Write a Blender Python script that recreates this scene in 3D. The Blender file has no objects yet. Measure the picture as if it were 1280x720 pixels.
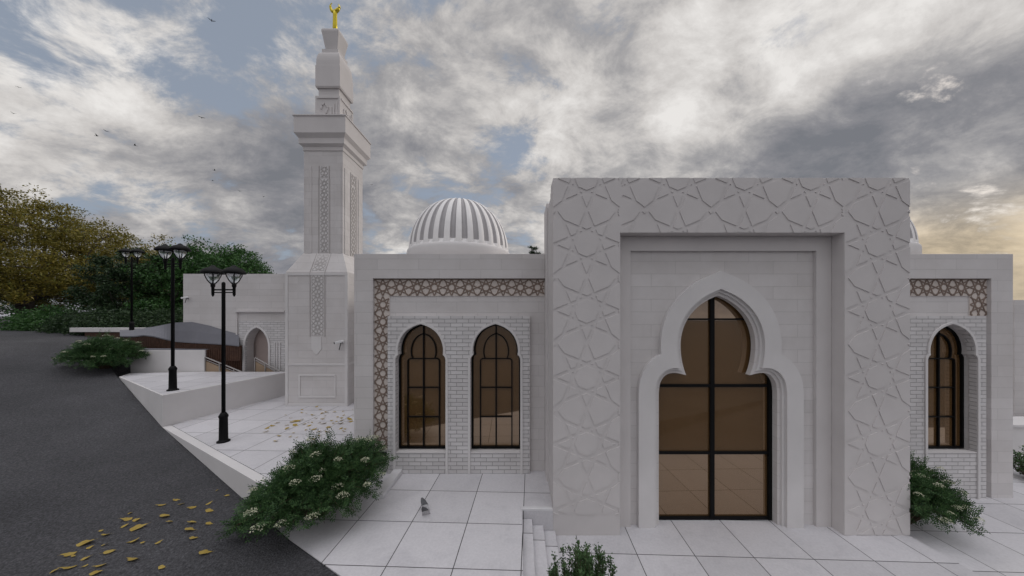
import bpy, bmesh, math, random
from mathutils import Vector, Matrix
random.seed(7)
sc = bpy.context.scene
col = sc.collection
F = 385.0; CX = 650.0; CY = 395.0; EYE = 3.3
def PX(px, Y): return (px-CX)/F*Y
def PZ(py, Y): return EYE-(py-CY)/F*Y

# ------------------------------------------------------------------ materials
MATS = {}
def new_mat(name):
    m = bpy.data.materials.new(name); m.use_nodes = True
    nt = m.node_tree; nt.nodes.clear()
    out = nt.nodes.new('ShaderNodeOutputMaterial')
    p = nt.nodes.new('ShaderNodeBsdfPrincipled')
    nt.links.new(p.outputs[0], out.inputs[0])
    MATS[name] = m
    return m, nt, p
def N(nt, t, **kw):
    n = nt.nodes.new(t)
    for k, v in kw.items():
        if k.startswith('i_'): n.inputs[k[2:].replace('_', ' ')].default_value = v
        else: setattr(n, k, v)
    return n
def ramp(nt, src, stops):
    r = nt.nodes.new('ShaderNodeValToRGB'); nt.links.new(src, r.inputs[0])
    e = r.color_ramp.elements
    while len(e) < len(stops): e.new(0.5)
    for i, (p, c) in enumerate(stops):
        e[i].position = p; e[i].color = (c[0], c[1], c[2], 1) if hasattr(c, '__len__') else (c, c, c, 1)
    return r.outputs[0]
def mixc(nt, fac, a, b, mode='MIX'):
    m = nt.nodes.new('ShaderNodeMix'); m.data_type = 'RGBA'; m.blend_type = mode
    if isinstance(fac, (int, float)): m.inputs[0].default_value = fac
    else: nt.links.new(fac, m.inputs[0])
    for s, i in ((a, 6), (b, 7)):
        if hasattr(s, 'is_output') or not hasattr(s, '__len__'): nt.links.new(s, m.inputs[i])
        else: m.inputs[i].default_value = (s[0], s[1], s[2], 1)
    return m.outputs[2]
def math_n(nt, op, a, b=None, clamp=False):
    m = nt.nodes.new('ShaderNodeMath'); m.operation = op; m.use_clamp = clamp
    for s, i in ((a, 0), (b, 1)):
        if s is None: continue
        if isinstance(s, (int, float)): m.inputs[i].default_value = s
        else: nt.links.new(s, m.inputs[i])
    return m.outputs[0]

def mat_noise(name, c, rough=0.7, var=0.12, scale=3.0, bump=0.15, bscale=60.0, bdist=0.004, spec=0.3, metallic=0.0):
    m, nt, p = new_mat(name)
    geo = nt.nodes.new('ShaderNodeNewGeometry')
    n = N(nt, 'ShaderNodeTexNoise', i_Scale=scale, i_Detail=6.0, i_Roughness=0.6); nt.links.new(geo.outputs['Position'], n.inputs['Vector'])
    lo = [x*(1-var) for x in c]; hi = [min(1, x*(1+var)) for x in c]
    nt.links.new(ramp(nt, n.outputs[0], [(0.3, lo), (0.7, hi)]), p.inputs['Base Color'])
    p.inputs['Roughness'].default_value = rough; p.inputs['Metallic'].default_value = metallic
    p.inputs['Specular IOR Level'].default_value = spec
    if bump:
        b = N(nt, 'ShaderNodeTexNoise', i_Scale=bscale, i_Detail=4.0); nt.links.new(geo.outputs['Position'], b.inputs['Vector'])
        bp = N(nt, 'ShaderNodeBump', i_Strength=bump, i_Distance=bdist); nt.links.new(b.outputs[0], bp.inputs['Height'])
        nt.links.new(bp.outputs[0], p.inputs['Normal'])
    return m

def mat_brick(name, c, mortar, bw, bh, ms, bump=0.6, dist=0.008, var=0.06, off=0.5, stain=True):
    m, nt, p = new_mat(name)
    geo = nt.nodes.new('ShaderNodeNewGeometry')
    s = nt.nodes.new('ShaderNodeSeparateXYZ'); nt.links.new(geo.outputs['Position'], s.inputs[0])
    xy = math_n(nt, 'ADD', s.outputs[0], s.outputs[1])
    cb = nt.nodes.new('ShaderNodeCombineXYZ'); nt.links.new(xy, cb.inputs[0]); nt.links.new(s.outputs[2], cb.inputs[1])
    # a little waviness in the joints
    wn = N(nt, 'ShaderNodeTexNoise', i_Scale=9.0, i_Detail=2.0); nt.links.new(geo.outputs['Position'], wn.inputs['Vector'])
    wv = nt.nodes.new('ShaderNodeVectorMath'); wv.operation = 'SCALE'; wv.inputs['Scale'].default_value = ms*0.6
    nt.links.new(wn.outputs['Color'], wv.inputs[0])
    av = nt.nodes.new('ShaderNodeVectorMath'); av.operation = 'ADD'
    nt.links.new(cb.outputs[0], av.inputs[0]); nt.links.new(wv.outputs[0], av.inputs[1])
    b = N(nt, 'ShaderNodeTexBrick'); b.offset = off
    b.inputs['Scale'].default_value = 1.0; b.inputs['Brick Width'].default_value = bw; b.inputs['Row Height'].default_value = bh
    b.inputs['Mortar Size'].default_value = ms; b.inputs['Mortar Smooth'].default_value = 0.3; b.inputs['Bias'].default_value = 0.0
    b.inputs['Color1'].default_value = tuple(x*(1-var) for x in c)+(1,)
    b.inputs['Color2'].default_value = tuple(x*(1+var) for x in c)+(1,)
    b.inputs['Mortar'].default_value = tuple(mortar)+(1,)
    nt.links.new(av.outputs[0], b.inputs['Vector'])
    n = N(nt, 'ShaderNodeTexNoise', i_Scale=1.1, i_Detail=7.0, i_Roughness=0.65); nt.links.new(geo.outputs['Position'], n.inputs['Vector'])
    st = ramp(nt, n.outputs[0], [(0.3, (0.88, 0.87, 0.86)), (0.65, (1.0, 1.0, 1.0))])
    nt.links.new(mixc(nt, 1.0, b.outputs['Color'], st, 'MULTIPLY'), p.inputs['Base Color'])
    p.inputs['Roughness'].default_value = 0.75; p.inputs['Specular IOR Level'].default_value = 0.25
    n2 = N(nt, 'ShaderNodeTexNoise', i_Scale=45.0, i_Detail=5.0); nt.links.new(geo.outputs['Position'], n2.inputs['Vector'])
    h = math_n(nt, 'ADD', math_n(nt, 'MULTIPLY', b.outputs['Fac'], -1.0), math_n(nt, 'MULTIPLY', n2.outputs[0], 0.22))
    bp = N(nt, 'ShaderNodeBump', i_Strength=bump, i_Distance=dist); nt.links.new(h, bp.inputs['Height'])
    nt.links.new(bp.outputs[0], p.inputs['Normal'])
    return m

def mat_tile(name, c, ox, oy, ang, w=0.89, d=0.882):
    m, nt, p = new_mat(name)
    geo = nt.nodes.new('ShaderNodeNewGeometry')
    mp = nt.nodes.new('ShaderNodeMapping'); mp.vector_type = 'POINT'
    # world -> grid frame: rotate by -ang about the origin point
    ca, sa = math.cos(-ang), math.sin(-ang)
    mp.inputs['Rotation'].default_value = (0, 0, -ang)
    mp.inputs['Location'].default_value = (-(ca*ox-sa*oy), -(sa*ox+ca*oy), 0)
    nt.links.new(geo.outputs['Position'], mp.inputs[0])
    sep = nt.nodes.new('ShaderNodeSeparateXYZ'); nt.links.new(mp.outputs[0], sep.inputs[0])
    cb = nt.nodes.new('ShaderNodeCombineXYZ'); nt.links.new(sep.outputs[0], cb.inputs[0]); nt.links.new(sep.outputs[1], cb.inputs[1])
    b = N(nt, 'ShaderNodeTexBrick'); b.offset = 0.0
    b.inputs['Scale'].default_value = 1.0; b.inputs['Brick Width'].default_value = w; b.inputs['Row Height'].default_value = d
    b.inputs['Mortar Size'].default_value = 0.0068; b.inputs['Mortar Smooth'].default_value = 0.2; b.inputs['Bias'].default_value = 0.0
    b.inputs['Color1'].default_value = tuple(x*0.93 for x in c)+(1,)
    b.inputs['Color2'].default_value = tuple(x*1.05 for x in c)+(1,)
    b.inputs['Mortar'].default_value = (0.065, 0.062, 0.065, 1)
    nt.links.new(cb.outputs[0], b.inputs['Vector'])
    n = N(nt, 'ShaderNodeTexNoise', i_Scale=2.2, i_Detail=9.0, i_Roughness=0.68, i_Distortion=0.8); nt.links.new(geo.outputs['Position'], n.inputs['Vector'])
    st = ramp(nt, n.outputs[0], [(0.28, (0.86, 0.86, 0.87)), (0.5, (0.97, 0.97, 0.97)), (0.7, (1.0, 1.0, 1.0))])
    n3 = N(nt, 'ShaderNodeTexNoise', i_Scale=26.0, i_Detail=5.0, i_Roughness=0.7); nt.links.new(geo.outputs['Position'], n3.inputs['Vector'])
    st2 = ramp(nt, n3.outputs[0], [(0.35, (0.90, 0.90, 0.90)), (0.62, (1.0, 1.0, 1.0))])
    c1 = mixc(nt, 1.0, b.outputs['Color'], st, 'MULTIPLY')
    nt.links.new(mixc(nt, 1.0, c1, st2, 'MULTIPLY'), p.inputs['Base Color'])
    rr = ramp(nt, n.outputs[0], [(0.3, 0.42), (0.7, 0.6)])
    nt.links.new(rr, p.inputs['Roughness']); p.inputs['Specular IOR Level'].default_value = 0.35
    n2 = N(nt, 'ShaderNodeTexNoise', i_Scale=5.0, i_Detail=8.0, i_Roughness=0.6, i_Distortion=1.4); nt.links.new(geo.outputs['Position'], n2.inputs['Vector'])
    h = math_n(nt, 'ADD', math_n(nt, 'MULTIPLY', b.outputs['Fac'], -0.8), math_n(nt, 'MULTIPLY', n2.outputs[0], 0.8))
    bp = N(nt, 'ShaderNodeBump', i_Strength=0.4, i_Distance=0.006); nt.links.new(h, bp.inputs['Height'])
    nt.links.new(bp.outputs[0], p.inputs['Normal'])
    return m

WALLC = (0.58, 0.535, 0.52)
M_plaster = mat_noise('white_plaster', (0.575, 0.547, 0.54), 0.8, 0.05, 1.3, 0.25, 90, 0.003)
M_plaster2 = mat_noise('pale_render', (0.62, 0.60, 0.595), 0.8, 0.06, 1.0, 0.25, 70, 0.003)
M_block = mat_brick('stone_block', (0.61, 0.585, 0.58), (0.50, 0.48, 0.475), 0.87, 0.225, 0.0042, 0.45, 0.006, 0.035)
M_brick = mat_brick('white_brick', (0.615, 0.598, 0.60), (0.35, 0.34, 0.34), 0.25, 0.083, 0.0065, 0.8, 0.010, 0.07)
M_tile = mat_tile('court_paving', (0.62, 0.605, 0.625), 0.08, 5.755, -0.037)
M_tile2 = mat_tile('upper_court_paving', (0.62, 0.605, 0.625), -5.6, 6.26, -0.037)
M_step = mat_noise('step_stone', (0.60, 0.59, 0.60), 0.55, 0.07, 4, 0.2, 30, 0.004)
M_strap = mat_noise('brown_lattice', (0.20, 0.148, 0.12), 0.6, 0.15, 5, 0.2)
M_panelbg = mat_noise('beige_panel', (0.58, 0.52, 0.48), 0.75, 0.05, 3, 0.2)
M_black = mat_noise('black_metal', (0.0035, 0.0035, 0.004), 0.55, 0.2, 6, 0.05, spec=0.15)
M_gold = mat_noise('gilded_metal', (0.62, 0.50, 0.04), 0.32, 0.1, 6, 0.1, metallic=0.55)
M_dark = mat_noise('dark_steel', (0.02, 0.02, 0.022), 0.5, 0.2, 6, 0.05)
M_white = mat_noise('white_plastic', (0.72, 0.72, 0.72), 0.4, 0.03, 6, 0.0)
M_rib = mat_noise('white_rib_paint', (0.78, 0.76, 0.75), 0.6, 0.04, 3, 0.15)
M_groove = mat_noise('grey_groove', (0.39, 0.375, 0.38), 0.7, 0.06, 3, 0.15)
M_wood = mat_noise('dark_timber', (0.062, 0.030, 0.019), 0.7, 0.35, 9, 0.3, 40)
M_tan = mat_noise('tan_panel', (0.30, 0.22, 0.15), 0.7, 0.08, 3, 0.2)
M_pink = mat_noise('pink_beige_wall', (0.52, 0.43, 0.40), 0.8, 0.06, 2, 0.2)
M_roof = mat_noise('grey_roof_sheet', (0.155, 0.155, 0.175), 0.75, 0.08, 2, 0.3)
M_soil = mat_noise('soil', (0.05, 0.035, 0.028), 0.95, 0.3, 5, 0.6, 30, 0.02)
M_rail = mat_noise('brushed_rail', (0.35, 0.33, 0.32), 0.4, 0.05, 5, 0.0, metallic=0.6)

def mat_asphalt():
    m, nt, p = new_mat('asphalt')
    geo = nt.nodes.new('ShaderNodeNewGeometry')
    n = N(nt, 'ShaderNodeTexNoise', i_Scale=0.45, i_Detail=9.0, i_Roughness=0.62); nt.links.new(geo.outputs['Position'], n.inputs['Vector'])
    c1 = ramp(nt, n.outputs[0], [(0.3, (0.044, 0.044, 0.048)), (0.7, (0.079, 0.078, 0.084))])
    g = N(nt, 'ShaderNodeTexNoise', i_Scale=34.0, i_Detail=6.0, i_Roughness=0.8); nt.links.new(geo.outputs['Position'], g.inputs['Vector'])
    c2 = ramp(nt, g.outputs[0], [(0.35, (0.42, 0.42, 0.42)), (0.52, (1, 1, 1)), (0.68, (1.9, 1.9, 1.9))])
    nt.links.new(mixc(nt, 1.0, c1, c2, 'MULTIPLY'), p.inputs['Base Color'])
    p.inputs['Roughness'].default_value = 0.85; p.inputs['Specular IOR Level'].default_value = 0.25
    v = N(nt, 'ShaderNodeTexVoronoi', i_Scale=38.0); nt.links.new(geo.outputs['Position'], v.inputs['Vector'])
    h = math_n(nt, 'ADD', v.outputs['Distance'], g.outputs[0])
    bp = N(nt, 'ShaderNodeBump', i_Strength=0.9, i_Distance=0.014); nt.links.new(h, bp.inputs['Height'])
    nt.links.new(bp.outputs[0], p.inputs['Normal'])
    return m
M_asphalt = mat_asphalt()

def mat_glass():
    m, nt, p = new_mat('brown_glass')
    p.inputs['Base Color'].default_value = (0.118, 0.064, 0.025, 1)
    p.inputs['Roughness'].default_value = 0.25; p.inputs['Specular IOR Level'].default_value = 0.2
    g = N(nt, 'ShaderNodeBsdfGlossy'); g.inputs['Color'].default_value = (0.86, 0.69, 0.53, 1); g.inputs['Roughness'].default_value = 0.03
    geo = nt.nodes.new('ShaderNodeNewGeometry')
    n = N(nt, 'ShaderNodeTexNoise', i_Scale=1.2, i_Detail=1.0); nt.links.new(geo.outputs['Position'], n.inputs['Vector'])
    bp = N(nt, 'ShaderNodeBump', i_Strength=0.1, i_Distance=0.01); nt.links.new(n.outputs[0], bp.inputs['Height'])
    nt.links.new(bp.outputs[0], g.inputs['Normal'])
    mx = nt.nodes.new('ShaderNodeMixShader'); mx.inputs[0].default_value = 0.24
    nt.links.new(p.outputs[0], mx.inputs[1]); nt.links.new(g.outputs[0], mx.inputs[2])
    out = [x for x in nt.nodes if x.type == 'OUTPUT_MATERIAL'][0]
    nt.links.new(mx.outputs[0], out.inputs[0])
    return m
M_glass = mat_glass()
def mat_lampglass():
    m, nt, p = new_mat('lamp_diffuser')
    p.inputs['Base Color'].default_value = (0.75, 0.77, 0.8, 1); p.inputs['Roughness'].default_value = 0.1
    p.inputs['Transmission Weight'].default_value = 0.85; p.inputs['IOR'].default_value = 1.1
    return m
M_lglass = mat_lampglass()

def mat_leaf(name, stops, scale=2.0, transl=0.25, rough=0.5):
    m, nt, p = new_mat(name)
    geo = nt.nodes.new('ShaderNodeNewGeometry')
    n = N(nt, 'ShaderNodeTexNoise', i_Scale=scale, i_Detail=3.0); nt.links.new(geo.outputs['Position'], n.inputs['Vector'])
    r = math_n(nt, 'MULTIPLY', geo.outputs['Random Per Island'], 0.6)
    f = math_n(nt, 'ADD', r, math_n(nt, 'MULTIPLY', n.outputs[0], 0.5))
    c = ramp(nt, f, stops)
    nt.links.new(c, p.inputs['Base Color']); p.inputs['Roughness'].default_value = rough
    p.inputs['Specular IOR Level'].default_value = 0.25
    t = nt.nodes.new('ShaderNodeBsdfTranslucent'); nt.links.new(c, t.inputs[0])
    mx = nt.nodes.new('ShaderNodeMixShader'); mx.inputs[0].default_value = transl
    nt.links.new(p.outputs[0], mx.inputs[1]); nt.links.new(t.outputs[0], mx.inputs[2])
    out = [x for x in nt.nodes if x.type == 'OUTPUT_MATERIAL'][0]
    nt.links.new(mx.outputs[0], out.inputs[0])
    return m
M_shrub = mat_leaf('shrub_leaf', [(0.15, (0.018, 0.042, 0.016)), (0.5, (0.042, 0.095, 0.034)), (0.85, (0.085, 0.16, 0.055))])
M_green = mat_leaf('tree_leaf_green', [(0.15, (0.020, 0.052, 0.016)), (0.5, (0.040, 0.105, 0.028)), (0.85, (0.07, 0.155, 0.042))], 0.5)
M_dgreen = mat_leaf('tree_leaf_dark', [(0.15, (0.014, 0.028, 0.013)), (0.5, (0.026, 0.052, 0.022)), (0.85, (0.045, 0.08, 0.03))], 0.5)
M_yellow = mat_leaf('tree_leaf_autumn', [(0.15, (0.06, 0.060, 0.014)), (0.4, (0.145, 0.128, 0.022)), (0.65, (0.24, 0.19, 0.035)), (0.9, (0.12, 0.14, 0.03))], 0.35, 0.3)
M_fallen = mat_leaf('fallen_leaf_skin', [(0.1, (0.13, 0.085, 0.035)), (0.5, (0.34, 0.235, 0.045)), (0.9, (0.46, 0.36, 0.12))], 9.0, 0.1, 0.6)
M_bloom = mat_leaf('cream_bloom', [(0.2, (0.40, 0.42, 0.27)), (0.8, (0.66, 0.66, 0.50))], 6.0, 0.2)
M_bark = mat_noise('bark', (0.055, 0.045, 0.040), 0.9, 0.3, 6, 0.6, 25, 0.02)
M_twig = mat_noise('twig', (0.075, 0.055, 0.035), 0.9, 0.3, 6, 0.2)
M_bird = mat_noise('bird_dark', (0.035, 0.033, 0.035), 0.8, 0.3, 20, 0.0)
M_birdp = mat_noise('bird_pale', (0.42, 0.41, 0.42), 0.8, 0.3, 25, 0.0)
M_birdt = mat_noise('bird_wing_tip', (0.11, 0.11, 0.115), 0.8, 0.3, 25, 0.0)

# ------------------------------------------------------------------ object helpers
def tag(o, label=None, cat=None, group=None, kind=None):
    if label: o['label'] = label
    if cat: o['category'] = cat
    if group: o['group'] = group
    if kind: o['kind'] = kind
    return o
WORLD = {}
def empty(name, loc, label, cat, group=None, rz=0):
    o = bpy.data.objects.new(name, None); col.objects.link(o)
    o.location = loc; o.rotation_euler = (0, 0, rz); o.empty_display_size = 0.2
    tag(o, label, cat, group); WORLD[o.name] = Vector(loc)
    return o
def mesh_obj(name, verts, faces, mat, parent=None, smooth=False, mats=None, fmi=None):
    """verts in world coordinates; if parented they are shifted to the parent's frame (unrotated parents)."""
    off = WORLD.get(parent.name, Vector((0, 0, 0))) if parent else Vector((0, 0, 0))
    me = bpy.data.meshes.new(name)
    me.from_pydata([(v[0]-off.x, v[1]-off.y, v[2]-off.z) for v in verts], [], faces)
    for mm in (mats or [mat]): me.materials.append(mm)
    if fmi: me.polygons.foreach_set('material_index', fmi)
    if smooth: me.polygons.foreach_set('use_smooth', [True]*len(me.polygons))
    me.update()
    o = bpy.data.objects.new(name, me); col.objects.link(o)
    if parent: o.parent = parent; WORLD[o.name] = off.copy()
    return o
def fixn(o):
    bm = bmesh.new(); bm.from_mesh(o.data)
    bmesh.ops.recalc_face_normals(bm, faces=bm.faces); bm.to_mesh(o.data); bm.free(); return o
class MB:
    def __init__(s): s.v = []; s.f = []; s.m = []
    def add(s, vs, fs, mi=0):
        n = len(s.v); s.v += [tuple(v) for v in vs]; s.f += [tuple(i+n for i in f) for f in fs]; s.m += [mi]*len(fs)
    def box(s, x0, x1, y0, y1, z0, z1, mi=0):
        s.add([(x0,y0,z0),(x1,y0,z0),(x1,y1,z0),(x0,y1,z0),(x0,y0,z1),(x1,y0,z1),(x1,y1,z1),(x0,y1,z1)],
              [(0,3,2,1),(4,5,6,7),(0,1,5,4),(1,2,6,5),(2,3,7,6),(3,0,4,7)], mi)
    def bar(s, a, b, w, h, up=(0,0,1), mi=0):
        """box-section bar from a to b; w across, h along up"""
        a = Vector(a); b = Vector(b); d = (b-a)
        if d.length < 1e-6: return
        d.normalize(); up = Vector(up); sd = d.cross(up)
        if sd.length < 1e-4: sd = d.cross(Vector((1,0,0)))
        sd.normalize(); u = sd.cross(d).normalized()
        vs = []
        for p in (a, b):
            for sx, su in ((-1,-1),(1,-1),(1,1),(-1,1)): vs.append(p+sd*sx*w/2+u*su*h/2)
        s.add(vs, [(0,1,2,3),(7,6,5,4),(0,4,5,1),(1,5,6,2),(2,6,7,3),(3,7,4,0)], mi)
    def lathe(s, c, prof, n=16, mi=0):
        vs = []; fs = []
        for r, z in prof:
            for i in range(n):
                a = 2*math.pi*i/n; vs.append((c[0]+r*math.cos(a), c[1]+r*math.sin(a), c[2]+z))
        for j in range(len(prof)-1):
            for i in range(n):
                k = (i+1)%n; fs.append((j*n+i, j*n+k, (j+1)*n+k, (j+1)*n+i))
        fs.append(tuple(range(n-1,-1,-1))); fs.append(tuple((len(prof)-1)*n+i for i in range(n)))
        s.add(vs, fs, mi)
    def tube(s, pts, rad, n=6, mi=0):
        pts = [Vector(p) for p in pts]; vs = []; fs = []
        for j, p in enumerate(pts):
            d = (pts[min(j+1, len(pts)-1)]-pts[max(j-1, 0)]).normalized()
            ref = Vector((0,0,1)) if abs(d.z) < 0.9 else Vector((1,0,0))
            u = d.cross(ref).normalized(); w = d.cross(u).normalized()
            r = rad[j] if hasattr(rad, '__len__') else rad
            for i in range(n):
                a = 2*math.pi*i/n; vs.append(p+u*r*math.cos(a)+w*r*math.sin(a))
        for j in range(len(pts)-1):
            for i in range(n):
                k = (i+1)%n; fs.append((j*n+i, j*n+k, (j+1)*n+k, (j+1)*n+i))
        fs.append(tuple(range(n))); fs.append(tuple((len(pts)-1)*n+i for i in range(n-1,-1,-1)))
        s.add(vs, fs, mi)
    def sq(s, c, prof, mi=0, n=1):
        """square-plan loft: prof = [(half, z)]"""
        vs = []; fs = []
        for h, z in prof:
            for sx, sy in ((-1,-1),(1,-1),(1,1),(-1,1)): vs.append((c[0]+sx*h, c[1]+sy*h, z))
        for j in range(len(prof)-1):
            for i in range(4):
                k = (i+1)%4; fs.append((j*4+i, j*4+k, (j+1)*4+k, (j+1)*4+i))
        fs.append((3,2,1,0)); m = (len(prof)-1)*4; fs.append((m,m+1,m+2,m+3))
        s.add(vs, fs, mi)
    def build(s, name, mat, parent=None, smooth=False, mats=None):
        o = mesh_obj(name, s.v, s.f, mat, parent, smooth, mats, s.m if mats else None)
        return o
def bevel(o, w=0.01, seg=2):
    m = o.modifiers.new('edge', 'BEVEL'); m.width = w; m.segments = seg; m.limit_method = 'ANGLE'; m.angle_limit = math.radians(40)
    return o
def plate(name, outline, holes, y0, y1, mat, parent=None, bev=0.0):
    """solid plate in the XZ plane between y0 and y1; outline and holes as (x, z) loops"""
    cu = bpy.data.curves.new('tmp', 'CURVE'); cu.dimensions = '2D'; cu.fill_mode = 'BOTH'
    cu.extrude = (y1-y0)/2-bev; cu.bevel_depth = bev; cu.bevel_resolution = 1; cu.offset = -bev
    for lp in [outline]+list(holes):
        sp = cu.splines.new('POLY'); sp.points.add(len(lp)-1); sp.use_cyclic_u = True
        for i, (x, z) in enumerate(lp): sp.points[i].co = (x, z, 0, 1)
    t = bpy.data.objects.new('tmp', cu); col.objects.link(t)
    dg = bpy.context.evaluated_depsgraph_get(); dg.update()
    me = bpy.data.meshes.new_from_object(t.evaluated_get(dg)); bpy.data.objects.remove(t); bpy.data.curves.remove(cu)
    ym = (y0+y1)/2
    vs = [(v.co.x, ym-v.co.z, v.co.y) for v in me.vertices]; fs = [tuple(p.vertices) for p in me.polygons]
    bpy.data.meshes.remove(me)
    o = mesh_obj(name, vs, fs, mat, parent)
    bm = bmesh.new(); bm.from_mesh(o.data); bmesh.ops.remove_doubles(bm, verts=bm.verts, dist=0.00005)
    bmesh.ops.recalc_face_normals(bm, faces=bm.faces); bm.to_mesh(o.data); bm.free()
    return o
def copy_tree(o, parent=None):
    c = o.copy(); col.objects.link(c)
    if parent: c.parent = parent
    for ch in list(o.children): copy_tree(ch, c)
    return c

# ------------------------------------------------------------------ terrain
P0 = Vector((-8.78, 7.56)); E = Vector((0.872, -0.49)).normalized(); NV = Vector((-E.y, E.x))
PROF = [(-400, 2.8), (-60, 2.75), (-30, 2.7), (-14, 2.5), (-10, 2.28), (-7, 1.82), (-4.7, 1.356), (-2.4, 0.96), (0, 0.57), (3, 0.295),
        (6.2, 0.003), (7.4, -0.012), (9.2, -0.03), (11, -0.30), (13, -0.56), (20, -0.85), (60, -1.5), (400, -2)]
def zs(u):
    for (a, za), (b, zb) in zip(PROF, PROF[1:]):
        if u <= b:
            t = (u-a)/(b-a); return za+(zb-za)*t
    return PROF[-1][1]
def uv(x, y):
    d = Vector((x, y))-P0; return d.dot(E), d.dot(NV)
def ground_z(x, y):
    u, v = uv(x, y)
    if v <= 0.001: return zs(u)
    if u > -4.6: return -1.1
    t = min(1, max(0, (-4.6-u)/1.6))
    z = zs(u)-0.25*min(1, v)
    return -1.1*(1-t)+z*t if u > -6.2 else zs(u)-0.25*min(1, v)*max(0, 1-(-6.2-u)/4)
def hit(px, py):
    """point of the street surface seen at a photo position"""
    Y = 1.0
    while Y < 80:
        x = PX(px, Y); z = PZ(py, Y)
        if z <= zs(uv(x, Y)[0]): return Vector((x, Y, zs(uv(x, Y)[0])))
        Y += 0.02
    return Vector((x, Y, z))
us = [-400,-200,-100,-60,-45,-30,-24,-20,-17,-14,-12,-10,-8.5,-7,-6.2,-5.4,-4.7,-4.2,-3.5,-2.4,-1.2,-0.5,0,0.5,1,1.43,2.1,2.75,3.5,4.45,5.2,6.2,7.4,8.8,10,11.5,13,16,20,30,60,120,400]
vsn = [-400,-150,-60,-30,-18,-12,-8,-5,-3,-2,-1,-0.5,-0.02,0.0,0.02,0.5,1,2,3.5,5,8,12,20,40,100,400]
gv = []; gf = []
for u in us:
    for v in vsn:
        p = P0+E*u+NV*v
        z = ground_z(p.x, p.y) if v > 0 else zs(u)
        z += (math.sin(u*0.9+v*0.7)*0.012+math.sin(u*2.3-v*1.1)*0.006) if v < -0.6 else 0
        gv.append((p.x, p.y, z))
nv = len(vsn)
for i in range(len(us)-1):
    for j in range(nv-1): gf.append((i*nv+j, (i+1)*nv+j, (i+1)*nv+j+1, i*nv+j+1))
g = mesh_obj('ground', gv, gf, M_asphalt, smooth=True); tag(g, kind='structure'); fixn(g)
for p in g.data.polygons:
    if p.normal.z < 0: p.flip()

def slab(name, poly, z1, z0, mat, kind='structure', parent=None):
    n = len(poly); vs = [(x, y, z1) for x, y in poly]+[(x, y, z0) for x, y in poly]
    fs = [tuple(range(n)), tuple(range(2*n-1, n-1, -1))]+[(i, (i+1)%n, n+(i+1)%n, n+i) for i in range(n)]
    o = fixn(mesh_obj(name, vs, fs, mat, parent))
    if kind: tag(o, kind=kind)
    return o
def Lp(u, v=0.0): p = P0+E*u+NV*v; return (p.x, p.y)
# lower court left of the portal (z = 0)
a = Lp(5.4, 0.006); b = Lp(10.12, 0.006)
slab('court_paving', [a, b, (0.034, 5.22), (0.56, 5.22), (0.56, 6.7), (-3.3, 6.7), (-4.35, 5.6)], 0.0, -0.9, M_tile)
# entrance platform (z = -.42)
slab('entrance_platform', [(0.597, 2.8), (6.60, 2.8), (6.60, 5.75), (0.597, 5.75)], -0.42, -1.0, M_tile)
# right court
slab('side_court_paving', [(6.61, 2.8), (16.0, 2.8), (16.0, 12), (6.61, 12)], -0.53, -1.0, M_tile)
# upper court of the minaret (z = .57)
uc = slab('upper_court_paving', [Lp(0.02, 0.16), Lp(5.35, 0.16), (-3.3, 5.55), (-3.30, 6.47), (-3.30, 12.3), (-8.6, 12.3)], 0.57, -0.9, M_tile2)

# retaining wall of the upper court
rw = slab('retaining_wall', [Lp(0.0, 0), Lp(5.45, 0), Lp(5.45, 0.15), Lp(0.0, 0.15)], 0.574, -0.5, M_plaster2, None)
tag(rw, 'long pale retaining wall between the dark street and the lower lamp post court', 'wall'); bevel(rw, 0.008)
# terrace (planter like) : walls + paved top
tl = Lp(-4.7, 0.02)
ter = empty('raised_terrace', (-10, 9, 0.57), 'pale wedge-shaped raised terrace under the second lamp post, paved on top', 'terrace')
TP = [Lp(0, 0), (-8.05, 10.75), (-11.0, 10.78), (-13.3, 10.5), tl]
o = slab('terrace_wall', TP, 1.352, -0.9, M_plaster2, None, ter); bevel(o, 0.008)
def inset(poly, d):
    c = Vector((sum(p[0] for p in poly)/len(poly), sum(p[1] for p in poly)/len(poly)))
    out = []
    for p in poly:
        q = Vector(p); k = (c-q); out.append(tuple(q+k.normalized()*d))
    return out
slab('terrace_paving', inset(TP, 0.09), 1.357, 1.30, M_tile2, None, ter)

# ------------------------------------------------------------------ steps
st = empty('entrance_steps', (0.3, 4.0, -0.42), 'three narrow stone steps down from the left court to the entrance platform', 'steps')
for x0, x1, z in ((0.036, 0.203, -0.134), (0.203, 0.393, -0.239), (0.393, 0.595, -0.331)):
    m = MB(); m.box(x0, x1, 2.5, 5.215, -0.95, z); bevel(m.build('step', M_tile, st), 0.006)
m = MB(); m.box(0.02, 0.56, 5.222, 5.30, -0.9, 0.03); o = m.build('low_kerb', M_step); bevel(o, 0.008)
tag(o, 'low pale stone kerb at the head of the entrance steps', 'kerb')
m = MB(); m.box(-2.64, -2.46, 5.55, 6.445, 0.002, 0.10); o = m.build('planter_kerb', M_step); bevel(o, 0.01)
tag(o, 'short pale stone kerb beside the flowering shrub at the foot of the brick panel', 'kerb')

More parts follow.
